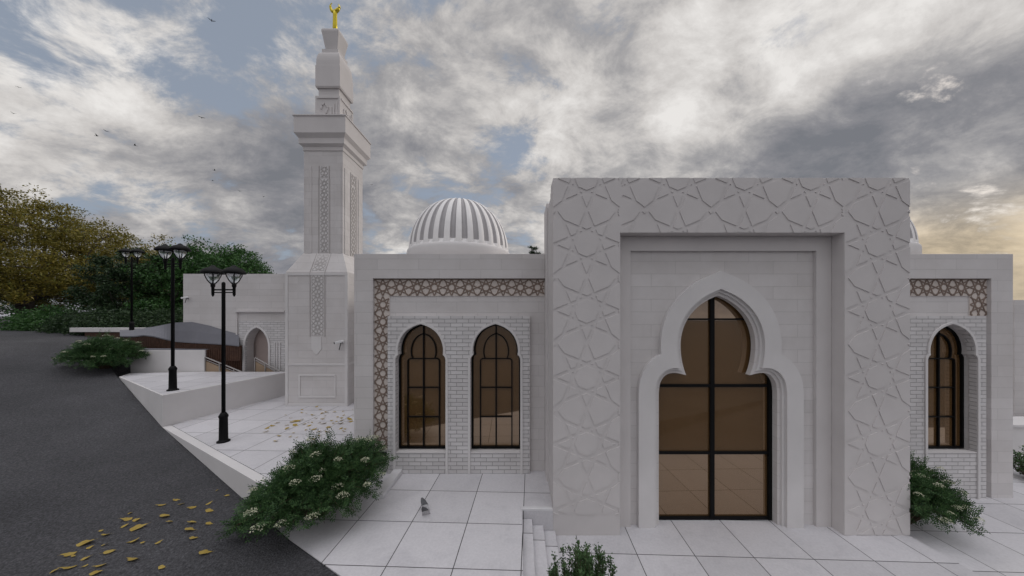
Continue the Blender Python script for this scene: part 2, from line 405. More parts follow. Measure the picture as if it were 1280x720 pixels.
# ------------------------------------------------------------------ arch profiles
def offset_curve(pts, d):
    out = []
    for i, p in enumerate(pts):
        a = Vector(pts[max(i-1, 0)]); b = Vector(pts[min(i+1, len(pts)-1)])
        t = (b-a).normalized(); n = Vector((t.y, -t.x))   # outward for left-to-right, rising on the right side
        out.append(Vector(p)+n*d)
    return out
def seg_x(a, b, c, d):
    r = b-a; s = d-c; q = r.x*s.y-r.y*s.x
    if abs(q) < 1e-12: return None
    t = ((c-a).x*s.y-(c-a).y*s.x)/q; u = ((c-a).x*r.y-(c-a).y*r.x)/q
    if -1e-9 <= t <= 1+1e-9 and -1e-9 <= u <= 1+1e-9: return a+r*t, t, u
    return None
def smooth_curve(pts, n=5):
    P = [Vector(p) for p in pts]; out = []
    for i in range(len(P)-1):
        p0 = P[max(i-1, 0)]; p1 = P[i]; p2 = P[i+1]; p3 = P[min(i+2, len(P)-1)]
        for k in range(n):
            t = k/n
            out.append(0.5*((2*p1)+(-p0+p2)*t+(2*p0-5*p1+4*p2-p3)*t*t+(-p0+3*p1-3*p2+p3)*t*t*t))
    out.append(P[-1]); return out
def arch_loop(cx, base, low, top, d):
    """right half = low curve (floor, jamb, shoulder, ends at cusp) + top lobe (cusp to apex); mirrored"""
    lo = offset_curve(low, d); tp = offset_curve(top, d)
    ext = (lo[-1]-lo[-2]).normalized(); lo2 = lo+[lo[-1]+ext*0.3]
    e2 = (tp[0]-tp[1]).normalized(); tp2 = [tp[0]+e2*0.3]+tp
    best = None
    for i in range(len(lo2)-1):
        for j in range(len(tp2)-1):
            r = seg_x(lo2[i], lo2[i+1], tp2[j], tp2[j+1])
            if r: best = (i, j, r[0]); break
        if best: break
    if best: half = lo2[:best[0]+1]+[best[2]]+tp2[best[1]+1:]
    else: half = lo+tp
    # apex on the axis
    h2 = [p for p in half if p.x > 0.0005]
    a = h2[-1]; pb = h2[-2]; sl = (a.y-pb.y)/(a.x-pb.x) if abs(a.x-pb.x) > 1e-6 else 0
    apex = a.y-sl*a.x
    h2[0] = Vector((h2[0].x, base))
    right = [(cx+p.x, p.y) for p in h2]; left = [(cx-p.x, p.y) for p in reversed(h2)]
    return right+[(cx, apex)]+left
D_low = [Vector((1.056, -0.42)), Vector((1.056, 0.8)), Vector((1.056, 1.7))]+smooth_curve([(1.056, 1.93), (1.035, 2.09), (0.975, 2.205), (0.895, 2.265), (0.80, 2.285), (0.69, 2.275), (0.567, 2.244)])
D_top = smooth_curve([(0.567, 2.244), (0.615, 2.38), (0.652, 2.56), (0.668, 2.77), (0.652, 2.95), (0.60, 3.13), (0.50, 3.31), (0.36, 3.46), (0.19, 3.58), (0.001, 3.665)])
W_low = [Vector((0.52, 0.45)), Vector((0.52, 1.2)), Vector((0.52, 2.2))]+smooth_curve([(0.52, 2.36), (0.512, 2.42), (0.487, 2.465), (0.462, 2.482)], 3)
W_top = smooth_curve([(0.462, 2.482), (0.470, 2.58), (0.455, 2.70), (0.405, 2.84), (0.315, 2.965), (0.20, 3.05), (0.09, 3.10), (0.001, 3.125)])

# ------------------------------------------------------------------ mosque
mq = empty('mosque_building', (3.58, 8, -0.42), 'pale stone mosque with a tall carved portal and low side wings', 'mosque')
# --- wings
WL = (-2.08, -0.515); WR = (9.04,)
def rect(x0, x1, z0, z1): return [(x0, z0), (x1, z0), (x1, z1), (x0, z1)]
plate('wing_wall', rect(-3.484, 0.525, -0.6, 4.6), [arch_loop(c, 0.43, W_low, W_top, 0.012) for c in WL], 6.56, 6.72, M_block, mq)
plate('wing_wall', rect(6.635, 10.37, -0.9, 4.6), [arch_loop(c, 0.43, W_low, W_top, 0.012) for c in WR], 6.56, 6.72, M_block, mq)
# outer frames
bevel(plate('wing_frame', [(-3.49, -0.6), (-3.097, -0.6), (-3.097, 4.09), (0.524, 4.09), (0.524, 4.606), (-3.49, 4.606)], [], 6.48, 6.559, M_block, mq), 0.006)
bevel(plate('wing_frame', [(10.376, -0.9), (10.376, 4.606), (6.636, 4.606), (6.636, 4.09), (9.92, 4.09), (9.92, -0.9)], [], 6.48, 6.559, M_block, mq), 0.006)
# brick panels
bevel(plate('brick_panel', rect(-2.772, 0.205, -0.3, 3.3), [arch_loop(c, 0.445, W_low, W_top, 0.0) for c in WL], 6.45, 6.559, M_brick, mq), 0.008)
bevel(plate('brick_panel', rect(6.64, 9.765, -0.9, 3.3), [arch_loop(c, 0.445, W_low, W_top, 0.0) for c in WR], 6.45, 6.559, M_brick, mq), 0.008)
# body behind
m = MB(); m.box(-3.484, 0.526, 6.721, 12.4, -0.9, 4.52); m.build('wing_body', M_block, mq)
m = MB(); m.box(6.634, 10.37, 6.721, 12.4, -0.9, 4.52); m.build('wing_body', M_block, mq)
m = MB(); m.box(-3.484, -3.3, 6.721, 12.4, 4.521, 4.6); m.build('roof_parapet', M_block, mq)
m = MB(); m.box(10.2, 10.37, 6.721, 12.4, 4.521, 4.6); m.build('roof_parapet', M_block, mq)
# window mouldings: thin raised band round the arch with legs to the floor
def window(cx, floor, wing):
    w = empty('x', (0, 0, 0), None, None); bpy.data.objects.remove(w)
    outer = arch_loop(cx, floor, W_low, W_top, 0.052); inner = arch_loop(cx, 0.452, W_low, W_top, 0.004)
    # band as an open U: outer loop down to the floor, inner loop down to the floor
    io = arch_loop(cx, floor, W_low, W_top, 0.004)
    loop = outer+list(reversed(io))
    bevel(plate('arch_moulding', loop, [], 6.425, 6.449, M_rib if False else M_plaster2, mq), 0.004)
    m = MB(); m.box(cx-0.515, cx+0.515, 6.44, 6.56, 0.43, 0.449); m.build('window_sill', M_plaster2, mq)
    Yg = 6.66
    gl = plate('window', arch_loop(cx, 0.451, W_low, W_top, 0.008), [], Yg+0.02, Yg+0.03, M_glass, mq)
    gl['label'] = 'brown tinted window pane with black metal bars in a pointed arch'
    # black frame
    fr = plate('window_frame', arch_loop(cx, 0.451, W_low, W_top, 0.006), [arch_loop(cx, 0.488, W_low, W_top, -0.026)], Yg-0.025, Yg+0.019, M_black, gl)
    m = MB()
    def vb(x, z0, z1, w=0.024): m.box(cx+x-w/2, cx+x+w/2, Yg-0.02, Yg+0.018, z0, z1)
    def hb(z, x0, x1, w=0.024): m.box(cx+x0, cx+x1, Yg-0.021, Yg+0.017, z-w/2, z+w/2)
    vb(0, 0.47, 3.10, 0.030); vb(-0.34, 0.47, 2.32); vb(0.34, 0.47, 2.32)
    hb(2.383, -0.28, 0.28); hb(1.76, -0.34, 0.34); hb(1.127, -0.34, 0.34)
    for s in (-1, 1):
        pr = None
        for k in range(7):
            a = k/6*math.pi/2; q = (cx+s*(0.28+0.06*math.cos(a)), Yg-0.0015, 2.323+0.06*math.sin(a))
            if pr: m.bar(pr, q, 0.024, 0.035, (0, 1, 0))
            pr = q
        pr = None
        for q2 in smooth_curve([(0.235, 2.383), (0.262, 2.47), (0.266, 2.56), (0.248, 2.67), (0.20, 2.78), (0.12, 2.87), (0.0, 2.925)], 3):
            q = (cx+s*q2.x, Yg-0.0025, q2.y)
            if pr: m.bar(pr, q, 0.024, 0.035, (0, 1, 0))
            pr = q
    m.build('muntin', M_black, gl)
for c in WL: window(c, 0.001, 'l')
for c in WR: window(c, -0.529, 'r')

# --- star strap work
def star_segments(P, full=True):
    """line segments of one period cell centred at (0,0)"""
    R = P/2; pts = [(R*math.cos(k*math.pi/4), R*math.sin(k*math.pi/4)) for k in range(8)]
    segs = [(pts[k], pts[(k+3)%8]) for k in range(8)]
    q = R*0.7071
    if not full: return segs
    for sx in (-1, 1):
        for sy in (-1, 1):
            segs.append(((sx*q, sy*q), (sx*R, sy*R*0.93)))
            segs.append(((sx*q, sy*q), (sx*R*0.93, sy*R)))
    return segs
def clip(a, b, r):
    x0, x1, y0, y1 = r; t0, t1 = 0.0, 1.0; dx = b[0]-a[0]; dy = b[1]-a[1]
    for p, q in ((-dx, a[0]-x0), (dx, x1-a[0]), (-dy, a[1]-y0), (dy, y1-a[1])):
        if abs(p) < 1e-9:
            if q < 0: return None
        else:
            t = q/p
            if p < 0: t0 = max(t0, t)
            else: t1 = min(t1, t)
    if t0 >= t1-1e-6: return None
    return (a[0]+dx*t0, a[1]+dy*t0), (a[0]+dx*t1, a[1]+dy*t1)
def straps(mb, region, ox, oy, P, width, toW, hgt, full=True):
    """toW(u, v) -> world point on the face and outward normal via closure"""
    x0, x1, y0, y1 = region; e = width/2; rg = (x0+e, x1-e, y0+e, y1-e)
    i0 = math.floor((x0-ox)/P)-1; i1 = math.ceil((x1-ox)/P)+1; j0 = math.floor((y0-oy)/P)-1; j1 = math.ceil((y1-oy)/P)+1
    k = 0
    for i in range(i0, i1+1):
        for j in range(j0, j1+1):
            for a, b in star_segments(P, full):
                c = clip((a[0]+ox+i*P, a[1]+oy+j*P), (b[0]+ox+i*P, b[1]+oy+j*P), rg)
                if not c: continue
                k += 1; h = hgt+((k*7)%11)*0.0003
                A, n = toW(*c[0]); B, n = toW(*c[1])
                mb.bar(Vector(A), Vector(B), width, 2*h, n)
def front(Y): return lambda u, v: ((u, Y, v), (0, -1, 0))
def lattice(regs, ox, oy, Y):
    m = MB()
    for (x0, x1, z0, z1) in regs: m.box(x0, x1, Y, 6.5595, z0, z1)
    pn = m.build('lattice_band', M_panelbg, mq)
    m = MB()
    for r in regs: straps(m, r, ox, oy, 0.365, 0.022, front(Y), 0.008)
    m.build('lattice', M_strap, pn)
    m = MB()
    return pn
PL = lattice([(-3.096, 0.523, 3.725, 4.088), (-3.096, -2.774, 0.46, 3.7245)], -2.9135, 3.9075, 6.545)
PR = lattice([(6.637, 9.919, 3.725, 4.088), (9.555, 9.919, 3.301, 3.7245)], 9.7365, 3.9075, 6.545)
m = MB(); m.box(-3.096, 0.523, 6.52, 6.545, 4.072, 4.087); m.build('lattice_edge', M_strap, PL)
m = MB(); m.box(6.637, 9.919, 6.52, 6.545, 4.072, 4.087); m.build('lattice_edge', M_strap, PR)
m = MB(); m.box(-3.13, -2.80, 6.38, 6.478, 0.30, 0.44); m.box(-3.09, -2.84, 6.36, 6.38, 0.32, 0.42)
o = m.build('floodlight', M_black); tag(o, 'small black box floodlight under the left lattice strip behind the shrub', 'floodlight'); bevel(o, 0.006)

# --- portal
XL, XR, ZT = 0.56, 6.60, 5.64
po = plate('portal', [(XL, -0.8), (1.695, -0.8), (1.695, 4.71), (5.49, 4.71), (5.49, -0.8), (XR, -0.8), (XR, ZT), (XL, ZT)], [], 5.22, 5.43, M_plaster, mq)
bevel(po, 0.01)
plate('portal_frame', [(XL, -0.8), (1.952, -0.8), (1.952, 4.45), (5.226, 4.45), (5.226, -0.8), (XR, -0.8), (XR, ZT), (XL, ZT)], [], 5.4305, 5.4895, M_plaster, po)
dl = arch_loop(3.53, -0.80, D_low, D_top, 0.0)
wall3 = rect(XL, XR, -0.8, ZT)
# arch-shaped door opening runs through the floor: make it a notch
def notch(outline_rect, loop, z0):
    x0, x1, z0r, z1 = outline_rect
    return [(x0, z0), ]+[(x, z) for x, z in reversed(loop)]+[(x1, z0), (x1, z1), (x0, z1)]
bevel(plate('portal_wall', notch((XL, XR, -0.8, ZT), dl, -0.8), [], 5.49, 5.60, M_block, po), 0.008)
m1o = arch_loop(3.53, -0.80, D_low, D_top, 0.392); m1i = arch_loop(3.53, -0.80, D_low, D_top, 0.10)
bevel(plate('arch_moulding', m1o+list(reversed(m1i)), [], 5.40, 5.4895, M_plaster2, po), 0.008)
m2o = arch_loop(3.53, -0.80, D_low, D_top, 0.099); m2i = arch_loop(3.53, -0.80, D_low, D_top, 0.055)
bevel(plate('arch_moulding', m2o+list(reversed(m2i)), [], 5.455, 5.4895, M_plaster2, po), 0.006)
plate('portal_back', [(XL, -0.8), (2.3, -0.8), (2.3, 3.95), (4.76, 3.95), (4.76, -0.8), (XR, -0.8), (XR, 5.54), (XL, 5.54)], [], 5.6005, 5.68, M_plaster, po)
m = MB(); m.box(XL, XR, 5.681, 6.13, -0.8, 5.46); m.build('portal_back', M_plaster, po)
m = MB(); m.box(0.527, 6.633, 6.131, 6.72, -0.8, 5.545)
o = m.build('portal_back', M_plaster, po); bevel(o, 0.01)
m = MB(); m.box(0.528, 6.632, 6.721, 12.4, -0.8, 4.40); m.build('prayer_hall', M_plaster, mq)
# relief on the portal face
fr = front(5.212); m = MB()
def strapcut(reg, ox, oz):
    mm = MB(); straps(mm, reg, ox, oz, 1.125, 0.060, fr, 0.03, True); m.v += [] ; k = len(m.v)
    m.v += mm.v; m.f += [tuple(q+k for q in f) for f in mm.f]; m.m += mm.m
strapcut((XL-0.06, 1.70, -0.16, 5.72), 1.1275, 4.507)
strapcut((5.486, XR+0.06, -0.50, 5.72), 6.045, 4.507)
strapcut((1.70, 5.486, 4.64, 5.72), 6.045, 4.507)
cut = m.build('cutter', M_plaster)
face = plate('carved_relief', [(XL+0.001, -0.06), (1.694, -0.06), (1.694, 4.711), (5.491, 4.711), (5.491, -0.40), (XR-0.001, -0.40), (XR-0.001, ZT-0.001), (XL+0.001, ZT-0.001)], [], 5.2095, 5.2195, M_plaster, po)
cut2 = cut.copy()
bo = face.modifiers.new('cells', 'BOOLEAN'); bo.operation = 'DIFFERENCE'; bo.object = cut; bo.solver = 'EXACT'; bo.use_self = True
dg = bpy.context.evaluated_depsgraph_get(); dg.update()
me2 = bpy.data.meshes.new_from_object(face.evaluated_get(dg)); face.modifiers.clear()
print('RELIEF faces', len(me2.polygons))
if len(me2.polygons) > 50: face.data = me2
bpy.data.objects.remove(cut2); bpy.data.objects.remove(cut)

# door
Yd = 5.62
plate('x', rect(0, 1, 0, 1), [], 0, 1, M_black); bpy.data.objects.remove(bpy.data.objects['x'])
gd = MB(); gd.box(2.35, 4.71, Yd+0.03, Yd+0.045, -0.41, 3.80); dr = gd.build('door', M_glass, mq)
dr['label'] = 'tall brown tinted glass door with black bars under the trefoil arch'
m = MB(); xm = PX(890.3, Yd)
m.box(xm-0.038, xm+0.038, Yd-0.01, Yd+0.028, -0.42, 3.80)
m.box(PX(960, Yd), PX(969, Yd), Yd-0.015, Yd+0.027, -0.42, 3.75); m.box(PX(816, Yd), PX(821, Yd), Yd-0.015, Yd+0.027, -0.42, 3.75)
for z, w in ((PZ(399, Yd), 0.032), (PZ(482, Yd), 0.052), (PZ(566, Yd), 0.05), (-0.39, 0.06)):
    m.box(2.4, 4.68, Yd-0.006, Yd+0.026, z-w/2, z+w/2)
m.build('door_frame', M_black, dr)

# --- domes
def dome(cx, cy):
    n = 30; R = 1.327; z0 = 5.03; seg = 22; gv = []; gf = []; mi = []
    d = MB(); d.lathe((cx, cy, 0), [(1.385, 4.5), (1.385, 4.95), (1.375, 5.00), (1.35, 5.035), (1.25, 5.05)], 72)
    o = d.build('dome_drum', M_plaster2, mq, smooth=False)
    for p in o.data.polygons:
        p.use_smooth = len(p.vertices) == 4
    # ribbed shell: each rib = raised section, each groove = sunk section
    na = n*8
    prof = []
    for k in range(seg+1):
        t = k/seg*math.pi/2
        r = R*math.cos(t)**0.90 if k < seg else 0.0
        prof.append((r, z0+1.42*math.sin(t)))
    for k, (r, z) in enumerate(prof):
        for i in range(na):
            ph = (i % 8); rib = ph < 5
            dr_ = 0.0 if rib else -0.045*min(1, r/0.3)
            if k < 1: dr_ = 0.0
            a = 2*math.pi*(i+0.5)/na
            rr = max(r+dr_, 0.0)
            if rib: rr += 0.012*math.sin((ph)/4*math.pi)*min(1, r/0.3)
            gv.append((cx+rr*math.cos(a), cy+rr*math.sin(a), z))
    for k in range(seg):
        for i in range(na):
            j = (i+1)%na; gf.append((k*na+i, k*na+j, (k+1)*na+j, (k+1)*na+i))
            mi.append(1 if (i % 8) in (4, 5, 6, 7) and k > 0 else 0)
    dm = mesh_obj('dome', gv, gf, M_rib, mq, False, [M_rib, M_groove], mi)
    o.parent = dm
    m = MB(); m.lathe((cx, cy, 0), [(0.08, 6.44), (0.08, 6.458), (0.02, 6.465)], 20); m.build('dome_cap', M_rib, dm)
dome(PX(575, 8.5), 8.5); dome(8.82, 8.5)

# ------------------------------------------------------------------ minaret
MC = (-6.17, 10.273)
mi_ = empty('minaret', (MC[0], MC[1], 0.57), 'tall square pale minaret with stepped balcony and golden crescent finial', 'minaret')
m = MB(); m.sq(MC, [(0.931, 0.2), (0.931, 4.632), (0.625, 5.255), (0.608, 5.261)]); o = m.build('lower_body', M_block, mi_); lb = o
m = MB(); m.sq(MC, [(0.608, 5.262), (0.608, 8.48)]); sh = m.build('shaft', M_block, mi_)
m = MB(); m.sq(MC, [(0.63, 8.48), (0.63, 8.595), (0.65, 8.61), (0.705, 8.66), (0.711, 8.665), (0.711, 8.83), (0.72, 8.845), (0.79, 8.94), (0.798, 8.95), (0.798, 9.455)])
m.sq(MC, [(0.822, 9.456), (0.822, 9.498)])
bal = m.build('balcony', M_plaster, mi_); bevel(bal, 0.006)
m = MB(); m.sq(MC, [(0.397, 9.499), (0.397, 10.367)]); m.sq(MC, [(0.331, 10.368), (0.331, 10.637)])
ped = m.build('pedestal', M_plaster, mi_); bevel(ped, 0.006)
m = MB(); m.sq(MC, [(0.385, 10.638), (0.385, 10.67), (0.397, 10.671), (0.397, 11.352)]); bevel(m.build('lantern_block', M_plaster, mi_), 0.006)
dp = [(0.378, 11.353), (0.378, 11.45)]+[(0.265+0.113*math.cos(t), 11.45+0.40*math.sin(t)) for t in [k/8*math.pi/2 for k in range(1, 9)]]
m = MB(); m.sq(MC, dp); o = m.build('square_dome', M_plaster, mi_)
m = MB(); m.sq(MC, [(0.268, 11.852), (0.268, 11.98)]); m.sq(MC, [(0.185, 11.981), (0.185, 12.03)])
m.build('collar', M_plaster, mi_)
m = MB(); m.sq(MC, [(0.19, 12.031), (0.20, 12.05), (0.262, 12.45), (0.281, 12.56), (0.281, 12.60), (0.27, 12.64), (0.24, 12.67)]); o = m.build('flared_cap', M_plaster, mi_); bevel(o, 0.012)
# finial
m = MB(); m.lathe((MC[0], MC[1], 0), [(0.075, 12.671), (0.07, 13.0), (0.062, 13.3), (0.07, 13.42), (0.03, 13.50)], 14); fn = m.build('finial', M_gold, mi_, smooth=True)
m = MB(); pr = []; rd = []
for k in range(19):
    a = math.radians(-90-142+k/18*284); pr.append((MC[0]+0.150*math.cos(a), MC[1]+0.02*math.sin(a*2), 13.60+0.150*math.sin(a)))
    rd.append(0.010+0.050*math.sin(k/18*math.pi))
m.tube(pr, rd, 8); m.build('crescent', M_gold, fn, smooth=True)
# pedestal cut pattern
def pat_ped(mb, face):
    for (a, b) in (((-0.30, 9.62), (-0.05, 9.80)), ((-0.05, 9.80), (0.02, 9.98)), ((0.02, 9.98), (-0.08, 10.12)), ((-0.08, 10.12), (-0.18, 10.06)), ((-0.18, 10.06), (-0.2, 9.94)), ((0.12, 9.52), (0.12, 10.0)), ((0.2, 9.52), (0.2, 10.1)), ((0.3, 9.52), (0.3, 10.2)), ((-0.34, 10.3), (0.34, 10.3))):
        if face == 'f': mb.bar((MC[0]+a[0], MC[1]-0.397, a[1]), (MC[0]+b[0], MC[1]-0.397, b[1]), 0.05, 0.05, (0, -1, 0))
        else: mb.bar((MC[0]+0.397, MC[1]+a[0], a[1]), (MC[0]+0.397, MC[1]+b[0], b[1]), 0.05, 0.052, (1, 0, 0))
m = MB(); pat_ped(m, 'f'); pat_ped(m, 's'); m.build('carved_relief', M_plaster, ped)
# lower body trim (front and right face)
yf = MC[1]-0.931; xs = MC[0]+0.931
m = MB()
for s0, s1 in ((-0.945, -0.86), (0.86, 0.945)): m.box(MC[0]+s0, MC[0]+s1, yf-0.018, yf-0.001, 0.57, 4.60)
for s0, s1 in ((-0.945, -0.86), (0.86, 0.945)): m.box(xs+0.001, xs+0.018, MC[1]+s0, MC[1]+s1, 0.57, 4.60)
m.box(MC[0]-0.859, MC[0]+0.859, yf-0.016, yf-0.001, 1.80, 1.86); m.box(MC[0]-0.859, MC[0]+0.859, yf-0.016, yf-0.001, 0.57, 0.66)
m.box(MC[0]-0.859, MC[0]+0.859, yf-0.016, yf-0.001, 4.53, 4.60)
m.box(xs+0.001, xs+0.016, MC[1]-0.859, MC[1]+0.859, 1.80, 1.86)
bevel(m.build('corner_trim', M_plaster2, lb), 0.004)
bevel(plate('panel_frame', rect(PX(373.5, yf), PX(420, yf), PZ(497, yf), PZ(468, yf)), [rect(PX(375.5, yf), PX(418.5, yf), PZ(495, yf), PZ(470, yf))], yf-0.02, yf-0.001, M_plaster2, lb), 0.003)
bevel(plate('tail_panel', [(MC[0]-0.155, 2.67), (MC[0]-0.155, 2.30), (MC[0]-0.02, 2.135), (MC[0]+0.02, 2.135), (MC[0]+0.155, 2.30), (MC[0]+0.155, 2.67)], [], yf-0.014, yf-0.001, M_plaster2, lb), 0.003)
# lattice strips
def strip(parent, toW, u0, u1, v0, v1, name='lattice_strip'):
    m = MB(); straps(m, (u0, u1, v0, v1), (u0+u1)/2, v0, 0.24, 0.013, toW, 0.009)
    for u in (u0-0.045, u1+0.045):
        A, n = toW(u, v0-0.05); B, n = toW(u, v1+0.02); m.bar(A, B, 0.014, 0.03, n)
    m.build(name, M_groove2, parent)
    b = MB(); A, n = toW((u0+u1)/2, v0); B, n = toW((u0+u1)/2, v1); b.bar(A, B, u1-u0, 0.008, n); b.build('strip_ground', M_plaster2, parent)
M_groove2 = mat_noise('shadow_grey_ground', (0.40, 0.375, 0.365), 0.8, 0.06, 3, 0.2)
cxs = MC[0]+0.03
strip(lb, lambda u, v: ((u, yf-0.001, v), (0, -1, 0)), cxs-0.18, cxs+0.18, 2.72, 4.60)
tsl = Vector((0, 0.323, 0.629)).normalized(); nsl = Vector((0, -0.629, 0.323)).normalized()
strip(lb, lambda u, v: (tuple(Vector((u, yf+0.002, 4.632))+tsl*v+nsl*0.002), tuple(nsl)), cxs-0.18, cxs+0.18, 0.05, 0.68)
ysf = MC[1]-0.608
strip(sh, lambda u, v: ((u, ysf-0.001, v), (0, -1, 0)), cxs-0.125, cxs+0.125, 5.30, 7.60)
strip(sh, lambda u, v: ((u, ysf-0.001, v), (0, -1, 0)), cxs-0.115, cxs+0.115, 7.66, 7.99)
xsf = MC[0]+0.608
strip(sh, lambda u, v: ((xsf+0.001, u, v), (1, 0, 0)), MC[1]-0.125, MC[1]+0.125, 5.30, 7.60)
strip(sh, lambda u, v: ((xsf+0.001, u, v), (1, 0, 0)), MC[1]-0.115, MC[1]+0.115, 7.66, 7.99)
m = MB()
for s in (-1, 1):
    x = MC[0]+s*0.608; a_, b_ = (x-0.022, x-0.0005) if s < 0 else (x+0.0005, x+0.022)
    m.box(a_, b_, MC[1]-0.52, MC[1]-0.3, 5.26, 7.99); m.box(a_, b_, MC[1]+0.3, MC[1]+0.52, 5.26, 7.99)
for s0, s1 in ((-0.56, -0.36), (0.36, 0.56)): m.box(MC[0]+s0, MC[0]+s1, ysf-0.016, ysf-0.0005, 5.26, 7.99)
bevel(m.build('pilaster_strip', M_block, sh), 0.003)
# security camera on the minaret
def wallcam(x, y, z, label, s=1.0):
    t = empty('security_camera', (x, y, z), label, 'camera')
    m = MB(); m.box(x-0.02*s, x+0.02*s, y-0.10*s, y, z-0.02*s, z+0.02*s); m.tube([(x, y-0.08*s, z), (x-0.03*s, y-0.12*s, z-0.22*s)], 0.012*s, 6); m.build('bracket', M_dark, t)
    m = MB(); m.bar((x-0.11*s, y-0.20*s, z+0.0*s), (x+0.10*s, y-0.10*s, z+0.05*s), 0.075*s, 0.07*s); bevel(m.build('camera_housing', M_white, t), 0.012*s)
    m = MB(); m.bar((x-0.13*s, y-0.21*s, z-0.004*s), (x-0.108*s, y-0.199*s, z+0.0*s), 0.06*s, 0.055*s); m.build('lens', M_black, t)
wallcam(PX(428, yf), yf-0.001, PZ(428, yf), 'small white security camera on the right edge of the minaret front')

# ------------------------------------------------------------------ annex behind the minaret
YA = 11.25
an = empty('annex_building', (-10, 12.5, 0.5), 'low pale stone building with a pointed brick arch behind the lamp posts', 'building')
def A_low(d=0): return None
ax = (PX(309, YA)+PX(338, YA))/2; ah = (PX(338, YA)-PX(309, YA))/2
A_l = [Vector((ah, 0.3)), Vector((ah, 1.2)), Vector((ah, 2.0)), Vector((ah, 2.15))]
A_t = smooth_curve([(ah, 2.15), (ah*0.97, 2.32), (ah*0.84, 2.52), (ah*0.6, 2.70), (ah*0.3, 2.82), (0.001, 2.88)])
def aloop(base, d): return arch_loop2(ax, base, A_l+A_t[1:], d)
def arch_loop2(cx, base, pts, d):
    o = offset_curve(pts, d); o = [p for p in o if p.x > 0.0005]; o[0] = Vector((o[0].x, base))
    sl = (o[-1].y-o[-2].y)/(o[-1].x-o[-2].x); apex = o[-1].y-sl*o[-1].x
    return [(cx+p.x, p.y) for p in o]+[(cx, apex)]+[(cx-p.x, p.y) for p in reversed(o)]
plate('annex_wall', [(-12.30, 0.0), ]+[(x, z) for x, z in reversed(aloop(0.0, 0.02))]+[(-4.2, 0.0), (-4.2, 4.84), (-12.30, 4.84)], [], YA, YA+0.3, M_block, an)
bp_ = plate('brick_panel', [(PX(301, YA), 0.0), ]+[(x, z) for x, z in reversed(aloop(0.0, 0.0))]+[(PX(362, YA), 0.0), (PX(362, YA), 3.12), (PX(301, YA), 3.12)], [], YA-0.08, YA-0.001, M_brick, an)
m = MB(); m.box(PX(296, YA), PX(358, YA), YA-0.10, YA-0.001, 3.44, 3.50); m.box(PX(296, YA), PX(298, YA), YA-0.05, YA-0.001, 1.0, 3.44); m.build('cornice_line', M_block, an)
bevel(plate('arch_moulding', aloop(0.0, 0.07)+list(reversed(aloop(0.0, 0.004))), [], YA-0.11, YA-0.081, M_plaster2, an), 0.004)
m = MB(); m.box(-12.29, -4.3, YA+1.6, YA+4, 0.0, 4.7); m.box(-12.30, -12.1, YA+0.3, YA+4, 0.0, 4.83); m.box(-12.1, -4.3, YA+0.3, YA+4, 4.3, 4.7); m.build('annex_body', M_block, an)
m = MB(); m.box(-11.0, -8.0, YA+0.42, YA+0.58, 0.0, 4.2); m.build('passage_wall', M_pink, an)
m = MB(); m.box(PX(333.5, YA), PX(336, YA), YA+0.1, YA+0.4, 0.4, 2.25)
m.build('door_leaf', M_wood, an)
m = MB()
for px in (345.5, 348.5, 352): m.box(PX(px, YA), PX(px+0.9, YA), YA-0.11, YA-0.081, 0.4, PZ(428, YA))
m.build('pilaster_strip', M_plaster2, an)
wallcam(PX(235.5, YA), YA-0.001, PZ(373, YA), 'tiny pale camera high on the left end of the annex wall', 0.8)

# beige wall, curved roof, timber screens
YB = 10.8
m = MB(); m.box(PX(163, YB), PX(256, YB), YB, 11.2, 0.5, 2.10); bw = m.build('garden_wall', M_plaster2); bevel(bw, 0.01)
tag(bw, 'beige rendered wall with grey flat top behind the raised terrace', 'wall')
m = MB(); m.box(PX(163, YB)+0.01, PX(256, YB)-0.01, YB+0.05, 11.19, 2.101, 2.125); m.build('wall_top', M_roof, bw)
cr = empty('curved_canopy', (-12, 11.5, 2.1), 'wavy grey canopy with dark timber slats beneath, against the annex', 'canopy')
low = [(150, 420), (167.5, 420), (180, 418.6), (192, 420), (205, 423), (219, 426), (240, 427.5), (262, 428.6), (278, 429.5), (299, 431.7)]
upp = [(150, 411.0), (167.5, 410.5), (180, 409.8), (192, 408.4), (205, 405.8), (219, 403.2), (240, 402.4), (262, 407.0), (278, 412.0), (299, 418)]
yl = [11.9, 11.85, 11.7, 11.5, 11.3, 11.1, 10.98, 10.95, 10.95, 10.95]; yu = [14.2, 14.1, 13.8, 13.2, 12.5, 11.235, 11.235, 11.235, 11.235, 11.235]
vs = []; fs = []
lowS = []; uppS = []
for i in range(len(low)-1):
    for k in range(4):
        t = k/4; t2 = t*t*(3-2*t)
        lowS.append((low[i][0]*(1-t)+low[i+1][0]*t, low[i][1]*(1-t)+low[i+1][1]*t, yl[i]*(1-t)+yl[i+1]*t))
        uppS.append((upp[i][0]*(1-t)+upp[i+1][0]*t, upp[i][1]*(1-t)+upp[i+1][1]*t, yu[i]*(1-t)+yu[i+1]*t))
lowS.append((*low[-1], yl[-1])); uppS.append((*upp[-1], yu[-1]))
for (a, b, y), (c, d, y2) in zip(lowS, uppS):
    A = Vector((PX(a, y), y, PZ(b, y))); B = Vector((PX(c, y2), y2, PZ(d, y2)))
    M_ = A.lerp(B, 0.5)+Vector((0, -0.01, 0.03))
    vs += [tuple(A), tuple(M_), tuple(B), (A.x, A.y, A.z-0.04), (B.x, B.y, B.z-0.06)]
for i in range(len(lowS)-1):
    a = i*5; b = a+5
    fs += [(a, b, b+1, a+1), (a+1, b+1, b+2, a+2), (a+3, a, a+3, a)][:2]+[(a+3, b+3, b, a), (a+3, a+4, b+4, b+3), (a+2, b+2, b+4, a+4)]
